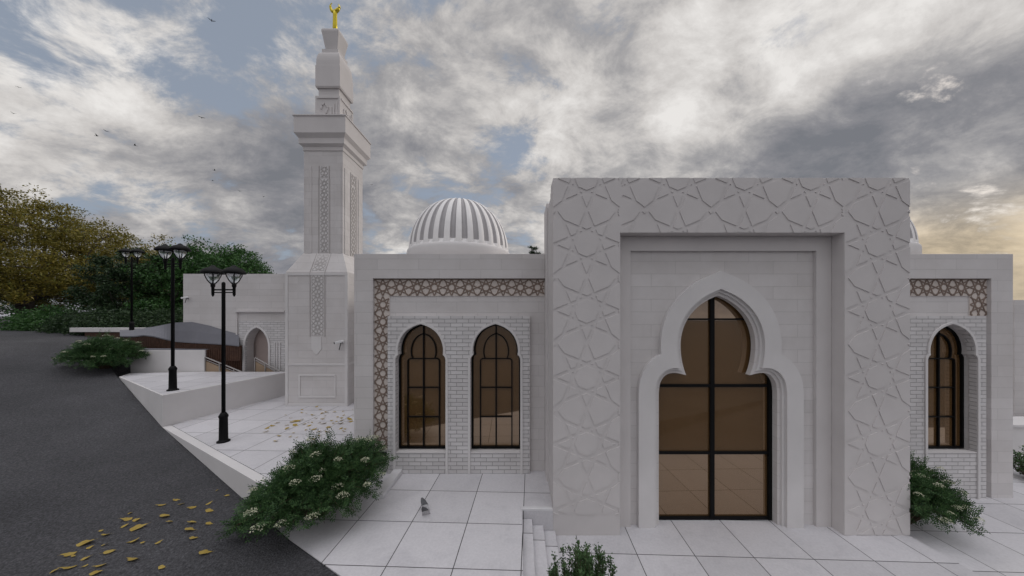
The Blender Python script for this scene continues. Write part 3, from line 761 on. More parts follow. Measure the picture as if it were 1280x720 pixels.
fs += [(0, 1, 2, 4, 3), tuple(len(vs)-5+k for k in (3, 4, 2, 1, 0))]
o = mesh_obj('roof_sheet', vs, fs, M_roof, cr); fixn(o)
m = MB(); px = 150
while px < 300:
    # slat top follows the lower curve
    for i in range(len(low)-1):
        if low[i][0] <= px <= low[i+1][0]:
            t = (px-low[i][0])/(low[i+1][0]-low[i][0]); yy = yl[i]*(1-t)+yl[i+1]*t+0.03; py = low[i][1]*(1-t)+low[i+1][1]*t
    x = PX(px, yy); zt = PZ(py, yy)-0.02
    m.box(x-0.028, x+0.028, yy, yy+0.05, 1.7, zt); px += 2.3
m.build('slat_screen', M_wood, cr)
# dark timber slats beside the stairs
tsn = empty('timber_screen', (-10.6, 10.95, 1.3), 'dark brown vertical timber screen at the right end of the beige wall', 'screen')
m = MB(); A = Vector((PX(256, 10.86), 10.86, 2.10)); B = Vector((PX(301, 11.14), 11.14, PZ(432, 11.14)))
n = 20
for i in range(n+1):
    q = A.lerp(B, i/n); m.box(q.x-0.02, q.x+0.02, q.y-0.03, q.y+0.03, 0.9, q.z)
m.build('slats', M_wood, tsn)
m = MB(); m.bar((A.x, A.y+0.05, 1.45), (B.x, B.y+0.05, 1.55), 0.02, 1.15); m.build('backing_panel', M_wood, tsn)
def railing(px0, py0, px1, py1, Y, label):
    t = empty('stair_railing', (PX((px0+px1)/2, Y), Y, 0.9), label, 'railing', 'stair railings behind the raised terrace')
    a = Vector((PX(px0, Y), Y, PZ(py0, Y))); b = Vector((PX(px1, Y), Y, PZ(py1, Y)))
    b = b+(b-a)*0.4
    m = MB(); m.tube([a, b], 0.022, 8); m.tube([a+Vector((0, 0, -0.09)), b+Vector((0, 0, -0.09))], 0.012, 6); m.build('handrail', M_rail, t)
    m = MB(); dz = Vector((0, 0, -0.14)); 
    vs = [a+dz, b+dz, Vector((b.x, Y, 0.5)), Vector((a.x, Y, 0.5))]; vs2 = [v+Vector((0, 0.04, 0)) for v in vs]
    m.add(vs+vs2, [(0, 1, 2, 3), (7, 6, 5, 4), (0, 4, 5, 1), (1, 5, 6, 2), (2, 6, 7, 3), (3, 7, 4, 0)]); m.build('side_panel', M_tan, t)
    m = MB()
    for k in (0.0, 0.3, 0.6, 0.9):
        m = MB(); q = a.lerp(b, k); m.box(q.x-0.016, q.x+0.016, Y-0.03, Y-0.001, 0.5, q.z); m.build('post', M_rail, t)
railing(257, 446.5, 300, 464, 10.80, 'stair railing with tan panel in front of the timber screen')
railing(319, 447, 350, 464.5, 10.95, 'stair railing with tan panel in front of the annex arch')
# white parapet far left with brown wall
m = MB(); m.box(-19.9, -14.8, 13.6, 13.9, 2.59, 2.78); o = m.build('parapet_wall', M_plaster2); bevel(o, 0.01)
tag(o, 'long low white parapet with brown base behind the far lamp post', 'wall')
m = MB(); m.box(-19.3, -14.8, 13.66, 13.88, 1.2, 2.589); m.build('wall_base', M_wood, o)

# right-hand side
m = MB(); m.box(14.45, 14.75, 9.0, 20, -0.9, PZ(375, 9.0)); m.box(14.75, 22, 9.0, 9.25, -0.9, PZ(375, 9.0)-0.001); o = m.build('side_building', M_block)
tag(o, 'pale stone wall cut off by the right edge of the picture', 'wall')
m = MB(); m.box(10.377, 16, 7.9, 8.5, -0.9, 0.45); m.box(10.377, 16, 7.86, 8.54, 0.451, 0.52); o = m.build('planter_wall', M_plaster2); bevel(o, 0.01)
tag(o, 'low pale wall with a flat cap right of the right wing', 'wall')

# ------------------------------------------------------------------ lamp posts
def lamp_post():
    t = empty('street_lamp', (0, 0, 0), 'x', 'street lamp', 'twin headed black street lamps')
    m = MB(); m.lathe((0, 0, 0), [(0.115, 0.0), (0.115, 0.025), (0.085, 0.04), (0.078, 0.06), (0.072, 0.52), (0.082, 0.54), (0.082, 0.57), (0.066, 0.60), (0.045, 0.64)], 18); m.build('base', M_black, t, True)
    m = MB(); m.lathe((0, 0, 0), [(0.036, 0.6), (0.034, 3.40), (0.036, 3.42), (0.03, 3.455), (0.01, 3.47)], 12); m.build('pole', M_black, t, True)
    m = MB(); m.tube([(-0.235, 0, 3.30), (0.235, 0, 3.30)], 0.016, 8); m.tube([(-0.235, 0, 3.24), (0.235, 0, 3.24)], 0.012, 8); m.build('arm', M_black, t)
    for s in (-1, 1):
        x = s*0.235
        m = MB(); m.lathe((x, 0, 0), [(0.008, 3.15), (0.026, 3.19), (0.028, 3.35), (0.04, 3.37), (0.04, 3.43), (0.02, 3.45)], 12)
        hd = m.build('lantern', M_black, t, True)
        m = MB()
        for k in range(4):
            a = math.pi/4+k*math.pi/2; ca, sa = math.cos(a), math.sin(a)
            m.tube([(x+0.03*ca, 0.03*sa, 3.42), (x+0.085*ca, 0.085*sa, 3.50), (x+0.125*ca, 0.125*sa, 3.60), (x+0.135*ca, 0.135*sa, 3.67)], 0.010, 6)
        m.build('lantern_stay', M_black, hd)
        m = MB(); m.lathe((x, 0, 0), [(0.03, 3.44), (0.07, 3.49), (0.105, 3.57), (0.118, 3.655)], 20); m.build('diffuser', M_lglass, hd, True)
        m = MB(); m.lathe((x, 0, 0), [(0.145, 3.643), (0.20, 3.65), (0.203, 3.67), (0.185, 3.71), (0.13, 3.76), (0.06, 3.79), (0.035, 3.82), (0.008, 3.835)], 24); m.build('cap', M_black, hd, True)
        m = MB(); m.lathe((x, 0, 0), [(0.05, 3.63), (0.09, 3.635), (0.09, 3.647), (0.05, 3.6475)], 16); m.build('light_disc', M_white, hd)
    return t
L0 = lamp_post()
specs = [((-6.44, 6.69, 0.57), -1, 'nearest black twin lamp post, standing on the paved court by the retaining wall'),
         ((PX(216, 8.05), 8.05, 1.357), -8, 'middle black twin lamp post, standing on the raised terrace'),
         ((PX(164.7, 13.4), 13.4, 2.42), 5, 'farthest black twin lamp post, in front of the autumn tree')]
for i, (loc, rz, lab) in enumerate(specs):
    o = L0 if i == 0 else copy_tree(L0)
    o.location = loc; o.rotation_euler = (0, 0, math.radians(rz)); o['label'] = lab
m = MB(); m.box(PX(164.7, 13.4)-0.25, PX(164.7, 13.4)+0.25, 13.2, 13.59, 1.2, 2.42); o = m.build('lamp_footing', M_plaster2)
tag(o, 'square pale footing block under the farthest lamp post', 'footing')

# ------------------------------------------------------------------ vegetation
rnd = random.Random(11)
def rvec(r=rnd):
    while True:
        v = Vector((r.uniform(-1, 1), r.uniform(-1, 1), r.uniform(-1, 1)))
        if 0.01 < v.length < 1: return v.normalized()
def leaf_quad(vs, fs, c, d, n, L, W):
    s = d.cross(n)
    if s.length < 1e-4: return
    s.normalize(); k = len(vs)
    vs += [tuple(c), tuple(c+d*L*0.45+s*W/2), tuple(c+d*L), tuple(c+d*L*0.45-s*W/2)]
    fs.append((k, k+1, k+2, k+3))

def tree(name, loc, H, R, mat, label, seed, leafsize=0.2, nleaf=16000, trunk_h=0.2, npts=260, kmin=0.45, zc=0.42, zlow=0.1, clump=0.09, group='trees beyond the street', trunk_r=None, pw=0.45):
    """skeleton grown to points spread through the crown; leaf clumps sit on the outer twigs"""
    r = random.Random(seed); t = empty(name, loc, label, 'tree', group); base = Vector(loc)
    cc = base+Vector((0, 0, H*zc)); up = H*(1-zc); dn = H*(zc-zlow)
    nodes = []; par = []; plen = []
    def add(p, q): nodes.append(p); par.append(q); plen.append(0 if q < 0 else plen[q]+(p-nodes[q]).length); return len(nodes)-1
    q = add(base-Vector((0, 0, 0.3)), -1)
    for k in range(1, 5): q = add(base+Vector((0.05*H*0.1*math.sin(k*2+seed), 0.04*H*0.1*math.cos(k*3), H*trunk_h*k/4)), q)
    top = nodes[-1]; pts = []
    while len(pts) < npts:
        v = rvec(r)
        if v.z < -0.75: continue
        k = r.uniform(kmin, 1.0)**0.6
        k *= 0.92+0.10*math.sin(v.x*6+seed)*math.cos(v.z*5+v.y*4)*0.6+0.04*math.sin(v.x*13+v.z*11)
        pts.append((cc+Vector((v.x*R, v.y*R, v.z*(up if v.z > 0 else dn)))*k, k))
    pts.sort(key=lambda a: (a[0]-top).length); tips = []
    for p, k in pts:
        best = min(range(4, len(nodes)), key=lambda i: (nodes[i]-p).length+0.42*plen[i]+(1.5 if nodes[i].z > p.z+0.3*H*0.2 else 0))
        a = nodes[best]; d = p-a; q = best; n = max(2, min(5, int(d.length/(0.05*H))+1))
        for m_ in range(1, n+1):
            f = m_/n; bend = Vector((0, 0, math.sin(f*math.pi)*d.length*0.08))
            q = add(a+d*f+bend+(rvec(r)*d.length*0.035 if m_ < n else Vector((0, 0, 0))), q)
        tips.append((nodes[q], k))
    cnt = [0]*len(nodes)
    for i in range(len(nodes)-1, 0, -1):
        cnt[i] += 1; cnt[par[i]] += cnt[i]
    rr = trunk_r or H*0.022; tot = cnt[0]
    rad = [max(0.012, rr*(max(1, c)/tot)**pw) for c in cnt]
    m = MB()
    for i in range(1, len(nodes)):
        a, b = nodes[par[i]], nodes[i]; d = b-a
        if d.length < 1e-4: continue
        m.tube([a-d*0.06, b+d*0.06], [min(rad[par[i]], rad[i]*1.35), rad[i]], 7 if rad[i] > 0.06 else 4)
    m.build('trunk', M_bark, t)
    vs = []; fs = []; w = []
    for q, k in tips:
        for _ in range(3): w.append((q+rvec(r)*R*0.06, r.uniform(0.45, 1.0)*R*clump))
    for _ in range(nleaf):
        q, s_ = r.choice(w)
        v = rvec(r)*s_*r.random()**0.45; v.z *= 0.5
        d = (rvec(r)+Vector((0, 0, -0.2))).normalized()
        leaf_quad(vs, fs, q+v, d, (Vector((0, 0, 1))+rvec(r)*0.9).normalized(), leafsize*r.uniform(0.6, 1.3), leafsize*0.5*r.uniform(0.7, 1.2))
    mesh_obj('crown', vs, fs, mat, t)
    return t
def gp(px, Y, z=None):
    x = PX(px, Y); return (x, Y, ground_z(x, Y) if z is None else z)
tree('autumn_tree', gp(32, 24), 10.6, 9.8, M_yellow, 'large spreading autumn tree with yellow brown leaves at the far left', 3, leafsize=0.185, nleaf=135000, trunk_h=0.17, npts=760, kmin=0.25, zc=0.34, zlow=0.06, clump=0.105, trunk_r=0.42)
tree('green_tree', gp(272, 20, 1.5), 6.7, 3.9, M_green, 'round bright green tree rising above the annex roof', 5, leafsize=0.15, nleaf=60000, zlow=-0.05, clump=0.17, npts=380, kmin=0.55)
tree('dark_tree', gp(196, 19, 2.2), 5.4, 3.2, M_dgreen, 'dark green tree between the autumn tree and the annex', 9, leafsize=0.15, nleaf=32000, zlow=-0.05, clump=0.16, npts=220)
tree('dark_tree', gp(-6, 42, 2.7), 4.5, 6.0, M_dgreen, 'far low tree line glimpsed under the autumn tree crown at the left edge', 31, leafsize=0.3, nleaf=14000, zlow=-0.05, clump=0.16, npts=160)
tree('distant_tree', (PX(667, 26), 26, 2.5), 7.4, 1.1, M_dgreen, 'dark tree top just showing over the left wing roof beside the portal', 14, leafsize=0.12, nleaf=9000, clump=0.25, npts=90)

def bush_mesh(t, seed, rx, ry, h, nst, nlv, L, W, mat=M_shrub, spray=True, lift=0.25):
    r = random.Random(seed); vs = []; fs = []; m = MB(); tips = []
    for i in range(nst):
        a = r.uniform(0, 2*math.pi); k = math.sqrt(r.random())
        ex = rx*k*math.cos(a); ey = ry*k*math.sin(a); ez = h*(math.sqrt(max(0, 1-k*k*0.85)))*r.uniform(0.70, 1.03)*(0.9+0.16*math.sin(a*3+seed))*(1+0.30*k*math.cos(a))
        p0 = Vector((ex*0.12, ey*0.12, 0)); p3 = Vector((ex, ey, max(0.12, ez))); p1 = p0.lerp(p3, 0.4)+Vector((0, 0, h*0.22)); 
        pts = [p0, p1, p3]
        m.tube([p0, p0.lerp(p1, 0.5), p1, p1.lerp(p3, 0.5)+Vector((0, 0, 0.03)), p3], [0.014, 0.011, 0.008, 0.006, 0.003], 5)
        tips.append(p3)
        for j in range(nlv):
            tt = 1-abs(r.gauss(0, 0.34)); tt = max(0.15, tt)
            q = (p1.lerp(p3, (tt-0.4)/0.6) if tt > 0.4 else p0.lerp(p1, tt/0.4))+rvec(r)*0.11*r.random()
            d0 = (rvec(r)+(p3-p1).normalized()*0.7+Vector((0, 0, lift-0.1))).normalized()
            # spray: a rachis with paired leaflets
            side = d0.cross(rvec(r)); 
            if side.length < 0.1: continue
            side.normalize(); nn = d0.cross(side)
            npair = 4; RL = L*2.6
            for kk in range(npair):
                c = q+d0*RL*(kk+0.6)/npair+Vector((0, 0, -0.10*RL*(kk/npair)**2))
                for sg in (-1, 1):
                    dd = (side*sg+d0*0.55+Vector((0, 0, -0.15))).normalized()
                    leaf_quad(vs, fs, c, dd, nn+rvec(r)*0.25, L*r.uniform(0.75, 1.1), W)
            leaf_quad(vs, fs, q+d0*RL, d0, nn, L, W)
    m.build('stem', M_twig, t); mesh_obj('foliage', vs, fs, mat, t)
    return tips
def bloom_obj(t, p, r, R=0.085):
    vs = []; fs = []
    for _ in range(90):
        a = r.uniform(0, 6.28); k = math.sqrt(r.random())*R
        c = p+Vector((k*math.cos(a), k*math.sin(a), 0.035*(1-(k/R)**2)+r.uniform(-0.008, 0.008)))
        n = (Vector((0, 0, 1))+rvec(r)*0.6).normalized(); d = n.cross(rvec(r)).normalized()
        leaf_quad(vs, fs, c, d, n, 0.018, 0.016)
    mesh_obj('flower_cluster', vs, fs, M_bloom, t)
fb = empty('flowering_shrub', (0, 0, 0), 'x', 'shrub', 'cream flowering shrubs')
tips = bush_mesh(fb, 21, 1.14, 1.10, 1.12, 260, 30, 0.046, 0.0165)
rb = random.Random(5); cand = [p for p in tips if p.z > 0.35]; rb.shuffle(cand); used = []
for p in cand:
    if all((p-q).length > 0.22 for q in used):
        used.append(p); bloom_obj(fb, p*1.03+Vector((0, 0, 0.05)), rb, rb.uniform(0.06, 0.105))
    if len(used) >= 36: break
fspec = [((-3.36, 5.12, 0.02), 35, (0.96, 0.92, 1.05), 'large cream flowered shrub at the corner of the retaining wall and lower court'),
         (tuple(gp(131, 10.3)[:2])+(1.55,), 160, (0.98, 0.85, 0.95), 'cream flowered shrub on the street verge left of the raised terrace'),
         ((7.10, 5.75, -0.53), 235, (0.72, 0.78, 1.08), 'cream flowered shrub on the paving against the right side of the portal')]
for i, (loc, rz, scl, lab) in enumerate(fspec):
    o = fb if i == 0 else copy_tree(fb)
    o.location = loc; o.rotation_euler = (0, 0, math.radians(rz)); o.scale = scl; o['label'] = lab

def leafy(name, loc, seed, rx, h, nst, nl, L, W, label, group='small leafy bushes'):
    t = empty(name, loc, label, 'bush', group); r = random.Random(seed); vs = []; fs = []; m = MB()
    B = Vector(loc)
    for i in range(nst):
        a = r.uniform(0, 6.28); k = math.sqrt(r.random()); e = Vector((rx*k*math.cos(a), rx*k*math.sin(a), h*(1-0.35*k*k)*r.uniform(0.50, 1.05)))
        p0 = B+Vector((e.x*0.15, e.y*0.15, 0)); p2 = B+e; p1 = p0.lerp(p2, 0.5)+Vector((e.x*0.35+r.uniform(-.05,.05), e.y*0.35+r.uniform(-.05,.05), 0))
        pts = [p0, p0.lerp(p1, 0.5), p1, p1.lerp(p2, 0.5), p2]; m.tube(pts, [0.008, 0.007, 0.005, 0.004, 0.002], 5)
        for j in range(nl):
            t_ = 1-r.random()**1.5*0.85; q = (p1.lerp(p2, (t_-0.5)*2) if t_ > 0.5 else p0.lerp(p1, t_*2))
            ax_ = (p2-p1).normalized(); sd = ax_.cross(rvec(r))
            if sd.length < 0.1: continue
            d = (sd.normalized()+ax_*0.7).normalized(); leaf_quad(vs, fs, q+sd.normalized()*0.004, d, ax_+rvec(r)*0.4, L*r.uniform(0.7, 1.15), W*r.uniform(0.8, 1.1))
            if r.random() < 0.6: leaf_quad(vs, fs, q+d*L*0.9+rvec(r)*0.02, (d+rvec(r)*0.7).normalized(), rvec(r), L*0.8, W*0.8)
    m.build('stem', M_twig, t); mesh_obj('foliage', vs, fs, M_green_b, t); return t
M_green_b = mat_leaf('bush_leaf', [(0.15, (0.03, 0.06, 0.022)), (0.5, (0.055, 0.11, 0.04)), (0.85, (0.10, 0.17, 0.07))])
leafy('leafy_bush', (0.70, 3.42, -0.42), 4, 0.52, 1.10, 170, 110, 0.036, 0.019, 'upright small leaved green bush at the bottom edge below the entrance steps')
leafy('leafy_bush', (1.30, 3.22, -0.42), 8, 0.18, 0.90, 22, 34, 0.036, 0.018, 'tiny green sprig at the bottom edge right of the small leaved bush')
leafy('leafy_bush', (12.05, 7.2, -0.53), 6, 0.42, 0.72, 60, 26, 0.06, 0.035, 'green bush cut off by the right edge beside the right wing')
# shrubs under the far trees
for i, (px, Y, s, lab) in enumerate([(62, 16.5, 1.3, 'low green shrub at the foot of the autumn tree, leftmost of the row'), (88, 16.0, 1.0, 'low green shrub left of the white parapet end'),
                              (112, 15.2, 1.2, 'dark low shrub just behind the white parapet'), (140, 14.8, 1.2, 'dark low shrub behind the parapet left of the far lamp post'),
                              (182, 14.9, 1.3, 'dark low shrub behind the parapet right of the far lamp post'), (212, 15.2, 1.4, 'dark low shrub left of the annex wall')]):
    p = gp(px, Y); t = empty('low_shrub', p, lab, 'shrub', 'low shrubs under the far trees')
    r = random.Random(50+i); vs = []; fs = []
    for _ in range(5200):
        v = rvec(r); k = r.uniform(0.55, 1.0)+0.12*math.sin(v.x*7+i)+0.1*math.sin(v.y*9+v.z*5)
        c = Vector(p)+Vector((v.x*1.5*s, v.y*1.0*s, abs(v.z)*0.95*s))*k
        leaf_quad(vs, fs, c, rvec(r), rvec(r), 0.14*r.uniform(0.6, 1.2), 0.06)
    mesh_obj('foliage', vs, fs, M_green if i in (0, 1) else M_dgreen, t)
    m = MB()
    for k in range(7):
        a = k*0.9; m.tube([p, (p[0]+0.6*s*math.cos(a), p[1]+0.5*s*math.sin(a), p[2]+0.6*s)], [0.03, 0.01], 5)
    m.build('stem', M_bark, t)

# ------------------------------------------------------------------ fallen leaves
def leaf_mesh(seed):
    r = random.Random(seed); n = 14; vs = [(0, 0, 0.0)]; fs = []
    for i in range(n):
        a = 2*math.pi*i/n; lob = 0.78+0.30*abs(math.sin(a*2.5+seed))
        rr = 0.5*lob*(1.0 if i != 0 else 1.35); x = rr*math.cos(a); y = rr*0.62*math.sin(a)
        vs.append((x, y, 0.10*(x*x*1.6+y*y*2.5)+0.05*math.sin(a*2+seed)))
    for i in range(n): fs.append((0, 1+i, 1+(i+1)%n))
    k = len(vs); vs += [(0.5, 0.012, 0.03), (0.5, -0.012, 0.03), (0.85, -0.008, 0.06), (0.85, 0.008, 0.06)]; fs.append((k, k+1, k+2, k+3))
    me = bpy.data.meshes.new('fallen_leaf'); me.from_pydata(vs, [], fs); me.materials.append(M_fallen); me.update(); return me
LM = [leaf_mesh(s) for s in (1, 2, 3, 4)]
lr = random.Random(3)
def put_leaf(x, y, z, s, label, group):
    o = bpy.data.objects.new('fallen_leaf', lr.choice(LM)); col.objects.link(o)
    o.location = (x, y, z+0.012+0.03*s); o.scale = (s, s, s*1.1)
    o.rotation_euler = (lr.uniform(-0.35, 0.35), lr.uniform(-0.35, 0.35), lr.uniform(-0.2, 0.9)+(math.pi if lr.random() < 0.5 else 0))
    tag(o, label, 'leaf', group)
AL = [(757,68,60),(852,35,45),(890,58,45),(962,85,55),(1072,55,45),(1075,105,60),(1072,192,50),(962,182,65),(945,235,80),(970,288,60),(1045,390,85),(757,485,55),(735,318,45),(632,318,30),
      (780,145,80),(812,178,45),(548,125,40),(527,162,70),(588,165,55),(515,205,50),(597,218,95),(575,303,80),(570,437,90),(355,238,30),(385,263,60),(248,322,110),(278,350,45),(377,330,40),(412,378,70),
      (145,402,80),(168,415,35),(250,427,55),(248,480,35),(140,492,95),(350,473,75),(318,520,80),(1195,5,35),(1130,-35,30),(40,512,60)]
for x, y, w in AL:
    p = hit(60+x/5.333, 620+y/5.333); s = w/5.333*p.y/F*0.74
    put_leaf(p.x, p.y, p.z, s, 'yellow brown fallen leaf lying on the dark asphalt street at the lower left', 'fallen leaves on the street')
CLv = [(180,310,60),(112,350,55),(40,382,60),(28,428,60),(305,338,50),(305,387,70),(293,207,30),(355,245,35),(380,298,70),(450,285,90),(510,262,40),(415,342,70),(510,135,30),(507,175,35),(565,185,25),(650,205,50),
       (750,130,45),(785,180,50),(835,168,50),(700,95,40),(690,250,40),(820,215,30),(782,255,55),(535,325,50),(592,303,30),(642,305,30),(605,348,50),(562,405,40),(672,395,65),(740,308,40),(795,318,70),(865,370,60),
       (735,428,60),(842,430,70),(900,280,35),(925,315,35),(985,232,35),(1040,245,40),(1055,157,30),(1060,208,35),(1035,275,45),(1025,318,75),(970,292,30),(1145,262,70),(1155,293,60),(1185,217,25),(1185,132,25),(940,165,40),(1030,385,45),
       (1085,392,40),(1065,420,50),(205,483,60),(160,552,60),(352,495,40),(395,443,35),(740,480,50),(670,530,60),(435,505,30),(600,540,40)]
for x, y, w in CLv:
    px = 330+x/10.667; py = 500+y/10.667; Y = F*(EYE-0.57)/(py-CY); s = w/10.667*Y/F*1.0
    put_leaf(PX(px, Y), Y, 0.57, s, 'yellow brown fallen leaf scattered on the pale paving in front of the minaret', 'fallen leaves on the paved court')

# ------------------------------------------------------------------ birds
def bird(name, p, s, label, mat, up=0.5, rz=0, group='birds flying in the sky', tipmat=None):
    t = empty(name, p, label, 'bird', group, 0)
    B = Vector(p); R = Matrix.Rotation(rz, 3, 'Z')
    def T(x, y, z): return B+R@Vector((x, y, z))*s
    m = MB(); prof = [(-0.5, 0.01), (-0.38, 0.05), (-0.15, 0.09), (0.08, 0.10), (0.25, 0.065), (0.33, 0.055), (0.40, 0.05), (0.46, 0.015), (0.52, 0.004)]
    m.tube([T(x, 0, 0.02*math.sin(x*4)) for x, r in prof], [r*s for x, r in prof], 8)
    m.add([T(-0.35, -0.03, 0.01), T(-0.72, -0.13, 0.0), T(-0.74, 0.13, 0.0), T(-0.35, 0.03, 0.01), T(-0.5, 0, 0.03)], [(0, 1, 4), (1, 2, 4), (2, 3, 4), (3, 0, 4)])
    m.build('body', mat, t, True)
    for sg in (-1, 1):
        w = MB(); rows = [(0.05, 0.22, -0.15), (0.35, 0.24, -0.14), (0.62, 0.17, -0.14), (0.85, 0.05, -0.17), (1.0, -0.08, -0.16)]
        vs = []
        for d, f, b in rows:
            z = up*d*(1.0 if d < 0.5 else 1.0)-0.1*up*d*d; y = sg*d*math.sqrt(max(0.04, 1-min(0.95, up)**2))
            vs += [T(f, y, z+0.02), T(b, y, z), T((f+b)/2, y, z+0.035)]
        fs = []
        for i in range(len(rows)-1):
            a = i*3; b = a+3; fs += [(a, b, b+2, a+2), (a+2, b+2, b+1, a+1), (a, a+1, b+1, b)]
        w.add(vs, fs[:6], 0); w.add(vs, fs[6:], 1)
        w.build('wing', mat, t, False, [mat, tipmat or mat])
BS = [(264.6, 26, 'dark bird highest in the blue gap left of the minaret top', 1.5), (252, 147, 'dark bird alone halfway between the left edge and the minaret balcony', 1.2), (133, 164, 'dark bird, upper one of the close pair over the autumn tree', 1.1), (121, 170, 'dark bird, lower one of the close pair over the autumn tree', 1.1),
      (169, 182, 'dark bird just right of the close pair', 1.1), (23, 109, 'bird near the left edge, the higher of two', 0.9), (17, 142, 'bird near the left edge, the lower of two', 1.0), (268, 213, 'small bird above another beneath the dark cloud', 0.9),
      (266, 226, 'faint small bird under the one beneath the dark cloud', 0.7), (300, 239, 'small bird left of the minaret shaft', 0.8), (329, 246, 'faint bird closest to the left side of the minaret shaft', 0.7), (464.4, 231, 'tiny bird right of the minaret shaft below the balcony', 0.6), (469, 265, 'tiny bird between the minaret shaft and the dome', 0.5)]
br = random.Random(9)
for px, py, lab, s in BS:
    Y = 22; bird('bird', (PX(px, Y), Y, PZ(py, Y)), 0.16*s, lab, M_bird, br.uniform(0.2, 0.7), br.uniform(0, 6.28))
Yb = 5.15
bird('bird', (PX(531, Yb), Yb, PZ(650, Yb)), 0.36, 'pale bird with raised wings fluttering low over the court paving', M_birdp, 0.93, 0.35, 'birds over the court', M_birdt)

# ------------------------------------------------------------------ world, sun, camera
SUN_AZ = math.radians(56); SUN_EL = math.radians(24)
sd = Vector((math.sin(SUN_AZ)*math.cos(SUN_EL), math.cos(SUN_AZ)*math.cos(SUN_EL), math.sin(SUN_EL)))
w = bpy.data.worlds.new('World'); sc.world = w; w.use_nodes = True; nt = w.node_tree; nt.nodes.clear()
out = nt.nodes.new('ShaderNodeOutputWorld'); bg = nt.nodes.new('ShaderNodeBackground'); bg.inputs[1].default_value = 0.10
nt.links.new(bg.outputs[0], out.inputs[0])
sky = nt.nodes.new('ShaderNodeTexSky'); sky.sky_type = 'NISHITA'; sky.sun_disc = False; sky.sun_elevation = SUN_EL; sky.sun_rotation = SUN_AZ
sky.air_density = 1.0; sky.dust_density = 1.5
tc = nt.nodes.new('ShaderNodeTexCoord')
sp = nt.nodes.new('ShaderNodeSeparateXYZ'); nt.links.new(tc.outputs['Generated'], sp.inputs[0])
zc = math_n(nt, 'ADD', math_n(nt, 'MAXIMUM', sp.outputs[2], 0.0), 0.42)
cu = math_n(nt, 'DIVIDE', sp.outputs[0], zc); cv = math_n(nt, 'DIVIDE', sp.outputs[1], zc)
cb = nt.nodes.new('ShaderNodeCombineXYZ'); nt.links.new(cu, cb.inputs[0]); nt.links.new(cv, cb.inputs[1])
mp = nt.nodes.new('ShaderNodeMapping'); mp.inputs['Rotation'].default_value = (0, 0, math.radians(-32)); mp.inputs['Scale'].default_value = (0.78, 1.0, 1); mp.inputs['Location'].default_value = (3.1, 1.7, 0)
nt.links.new(cb.outputs[0], mp.inputs[0])
n1 = N(nt, 'ShaderNodeTexNoise', i_Scale=2.3, i_Detail=12.0, i_Roughness=0.6, i_Distortion=0.15); nt.links.new(mp.outputs[0], n1.inputs['Vector'])
n2 = N(nt, 'ShaderNodeTexNoise', i_Scale=6.5, i_Detail=12.0, i_Roughness=0.66, i_Distortion=0.25); nt.links.new(mp.outputs[0], n2.inputs['Vector'])
n3 = N(nt, 'ShaderNodeTexNoise', i_Scale=0.42, i_Detail=3.0, i_Roughness=0.5); nt.links.new(mp.outputs[0], n3.inputs['Vector'])
# direction toward the glow
def dotdir(v):
    d = nt.nodes.new('ShaderNodeVectorMath'); d.operation = 'DOT_PRODUCT'; nt.links.new(tc.outputs['Generated'], d.inputs[0]); d.inputs[1].default_value = tuple(Vector(v).normalized()); return d.outputs['Value']
def mr(v, a, b, c, d_, smooth=True):
    m = nt.nodes.new('ShaderNodeMapRange'); m.interpolation_type = 'SMOOTHSTEP' if smooth else 'LINEAR'
    nt.links.new(v, m.inputs[0]); m.inputs[1].default_value = a; m.inputs[2].default_value = b; m.inputs[3].default_value = c; m.inputs[4].default_value = d_; return m.outputs[0]
def blob(px, py, rad, wgt):
    return math_n(nt, 'MULTIPLY', mr(dotdir(((px-CX)/F, 1, (CY-py)/F)), math.cos(rad), 1.0, 0, 1), wgt)
def total(xs):
    t = xs[0]
    for x in xs[1:]: t = math_n(nt, 'ADD', t, x)
    return t
g2 = math_n(nt, 'MULTIPLY', mr(dotdir((1.5, 1, 0.24)), 0.88, 1.0, 0, 1), mr(sp.outputs[2], 0.12, 0.27, 1.0, 0.0))       # warm horizon glow on the right
dens = math_n(nt, 'ADD', math_n(nt, 'MULTIPLY', n1.outputs[0], 0.66), math_n(nt, 'MULTIPLY', n2.outputs[0], 0.34))
mask = mr(total([dens, math_n(nt, 'MULTIPLY', math_n(nt, 'SUBTRACT', n2.outputs[0], 0.5), 0.35), blob(300, 40, 0.32, -0.065), blob(110, 150, 0.26, -0.03), blob(150, 150, 0.25, -0.03), blob(250, 280, 0.4, 0.04), blob(30, 60, 0.3, 0.05), blob(800, 250, 0.5, 0.05), blob(1150, 100, 0.7, 0.08)]), 0.36, 0.50, 0, 1)
det = math_n(nt, 'MULTIPLY', math_n(nt, 'SUBTRACT', n2.outputs[0], 0.5), 1.45)
big = math_n(nt, 'MULTIPLY', math_n(nt, 'SUBTRACT', n1.outputs[0], 0.5), -1.35)
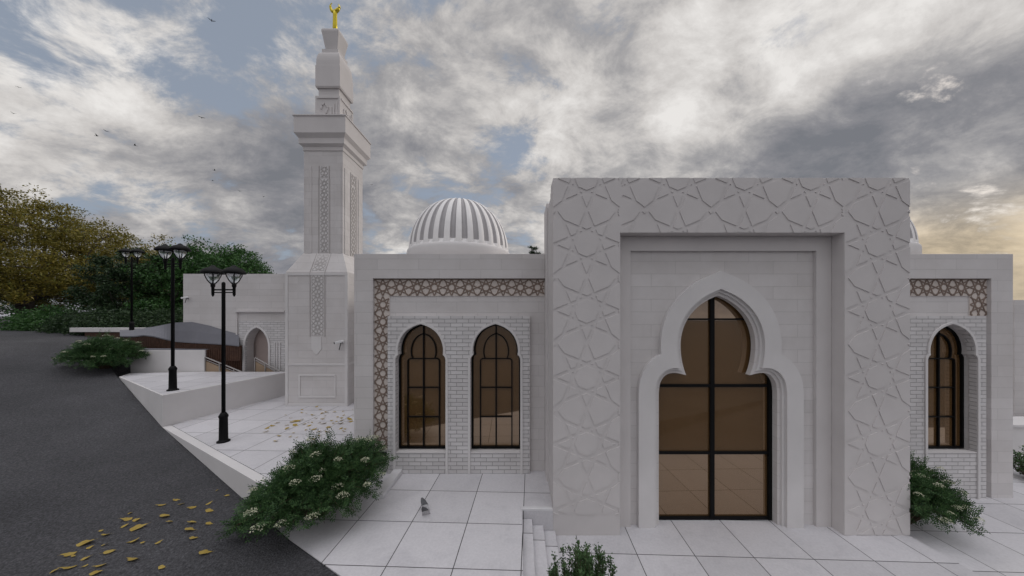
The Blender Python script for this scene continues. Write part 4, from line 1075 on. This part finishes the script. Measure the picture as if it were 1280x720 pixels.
lit = total([big, det, blob(780, 190, 0.40, 0.17), blob(1000, 70, 0.38, 0.22), blob(1230, 50, 0.40, 0.20), blob(620, 120, 0.35, 0.10), blob(60, 90, 0.34, 0.22), blob(180, 120, 0.3, 0.08), blob(1230, 285, 0.24, 0.40),
             blob(1160, 190, 0.28, -0.50), blob(970, 175, 0.22, -0.30), blob(290, 250, 0.40, -0.20), blob(470, 130, 0.25, -0.06), blob(610, 262, 0.22, -0.24), blob(1270, 170, 0.2, -0.15)])
lit = math_n(nt, 'ADD', lit, 0.45)
cc = ramp(nt, lit, [(0.0, (1.65, 1.72, 1.92)), (0.22, (2.25, 2.25, 2.42)), (0.45, (3.4, 3.32, 3.36)), (0.66, (5.2, 5.0, 4.85)), (0.95, (7.2, 7.0, 6.8))])
warm = mixc(nt, g2, (1, 1, 1), (1.05, 0.90, 0.66), 'MIX')
cc = mixc(nt, 1.0, cc, warm, 'MULTIPLY')
blue = mixc(nt, 0.8, sky.outputs[0], (2.7, 3.05, 3.65), 'MIX')
fin = mixc(nt, mask, blue, cc)
hz2 = mr(sp.outputs[2], -0.02, 0.20, 0.6, 0.0)
veil = mixc(nt, g2, (2.5, 2.5, 2.9), (4.6, 3.9, 2.9))
fin = mixc(nt, hz2, fin, veil)
# overcast is brightest overhead; extra gain out of view, behind camera too, brightens facade
sky_fill = math_n(nt, 'MULTIPLY', mr(sp.outputs[2], 0.70, 0.92, 1.0, 3.4), mr(sp.outputs[1], -0.5, 0.1, 1.5, 1.0))
vm = nt.nodes.new('ShaderNodeVectorMath'); vm.operation = 'SCALE'; nt.links.new(fin, vm.inputs[0]); nt.links.new(sky_fill, vm.inputs['Scale'])
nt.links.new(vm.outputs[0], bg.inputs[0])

sl = bpy.data.lights.new('sun', 'SUN'); sl.energy = 0.8; sl.angle = math.radians(14); sl.color = (1.0, 0.93, 0.84)
so = bpy.data.objects.new('sun', sl); col.objects.link(so); so.rotation_euler = sd.to_track_quat('Z', 'Y').to_euler()

cam = bpy.data.cameras.new('camera'); co = bpy.data.objects.new('camera', cam); col.objects.link(co)
co.location = (0, 0, EYE); co.rotation_euler = (math.radians(90), 0, 0)
cam.sensor_width = 36; cam.lens = 36*F/1280; cam.shift_x = -10/1280; cam.shift_y = 35/1280; cam.clip_start = 0.05; cam.clip_end = 2000
sc.camera = co
sc.view_settings.view_transform = 'Standard'; sc.view_settings.look = 'None'; sc.view_settings.exposure = 0.18; sc.view_settings.gamma = 1
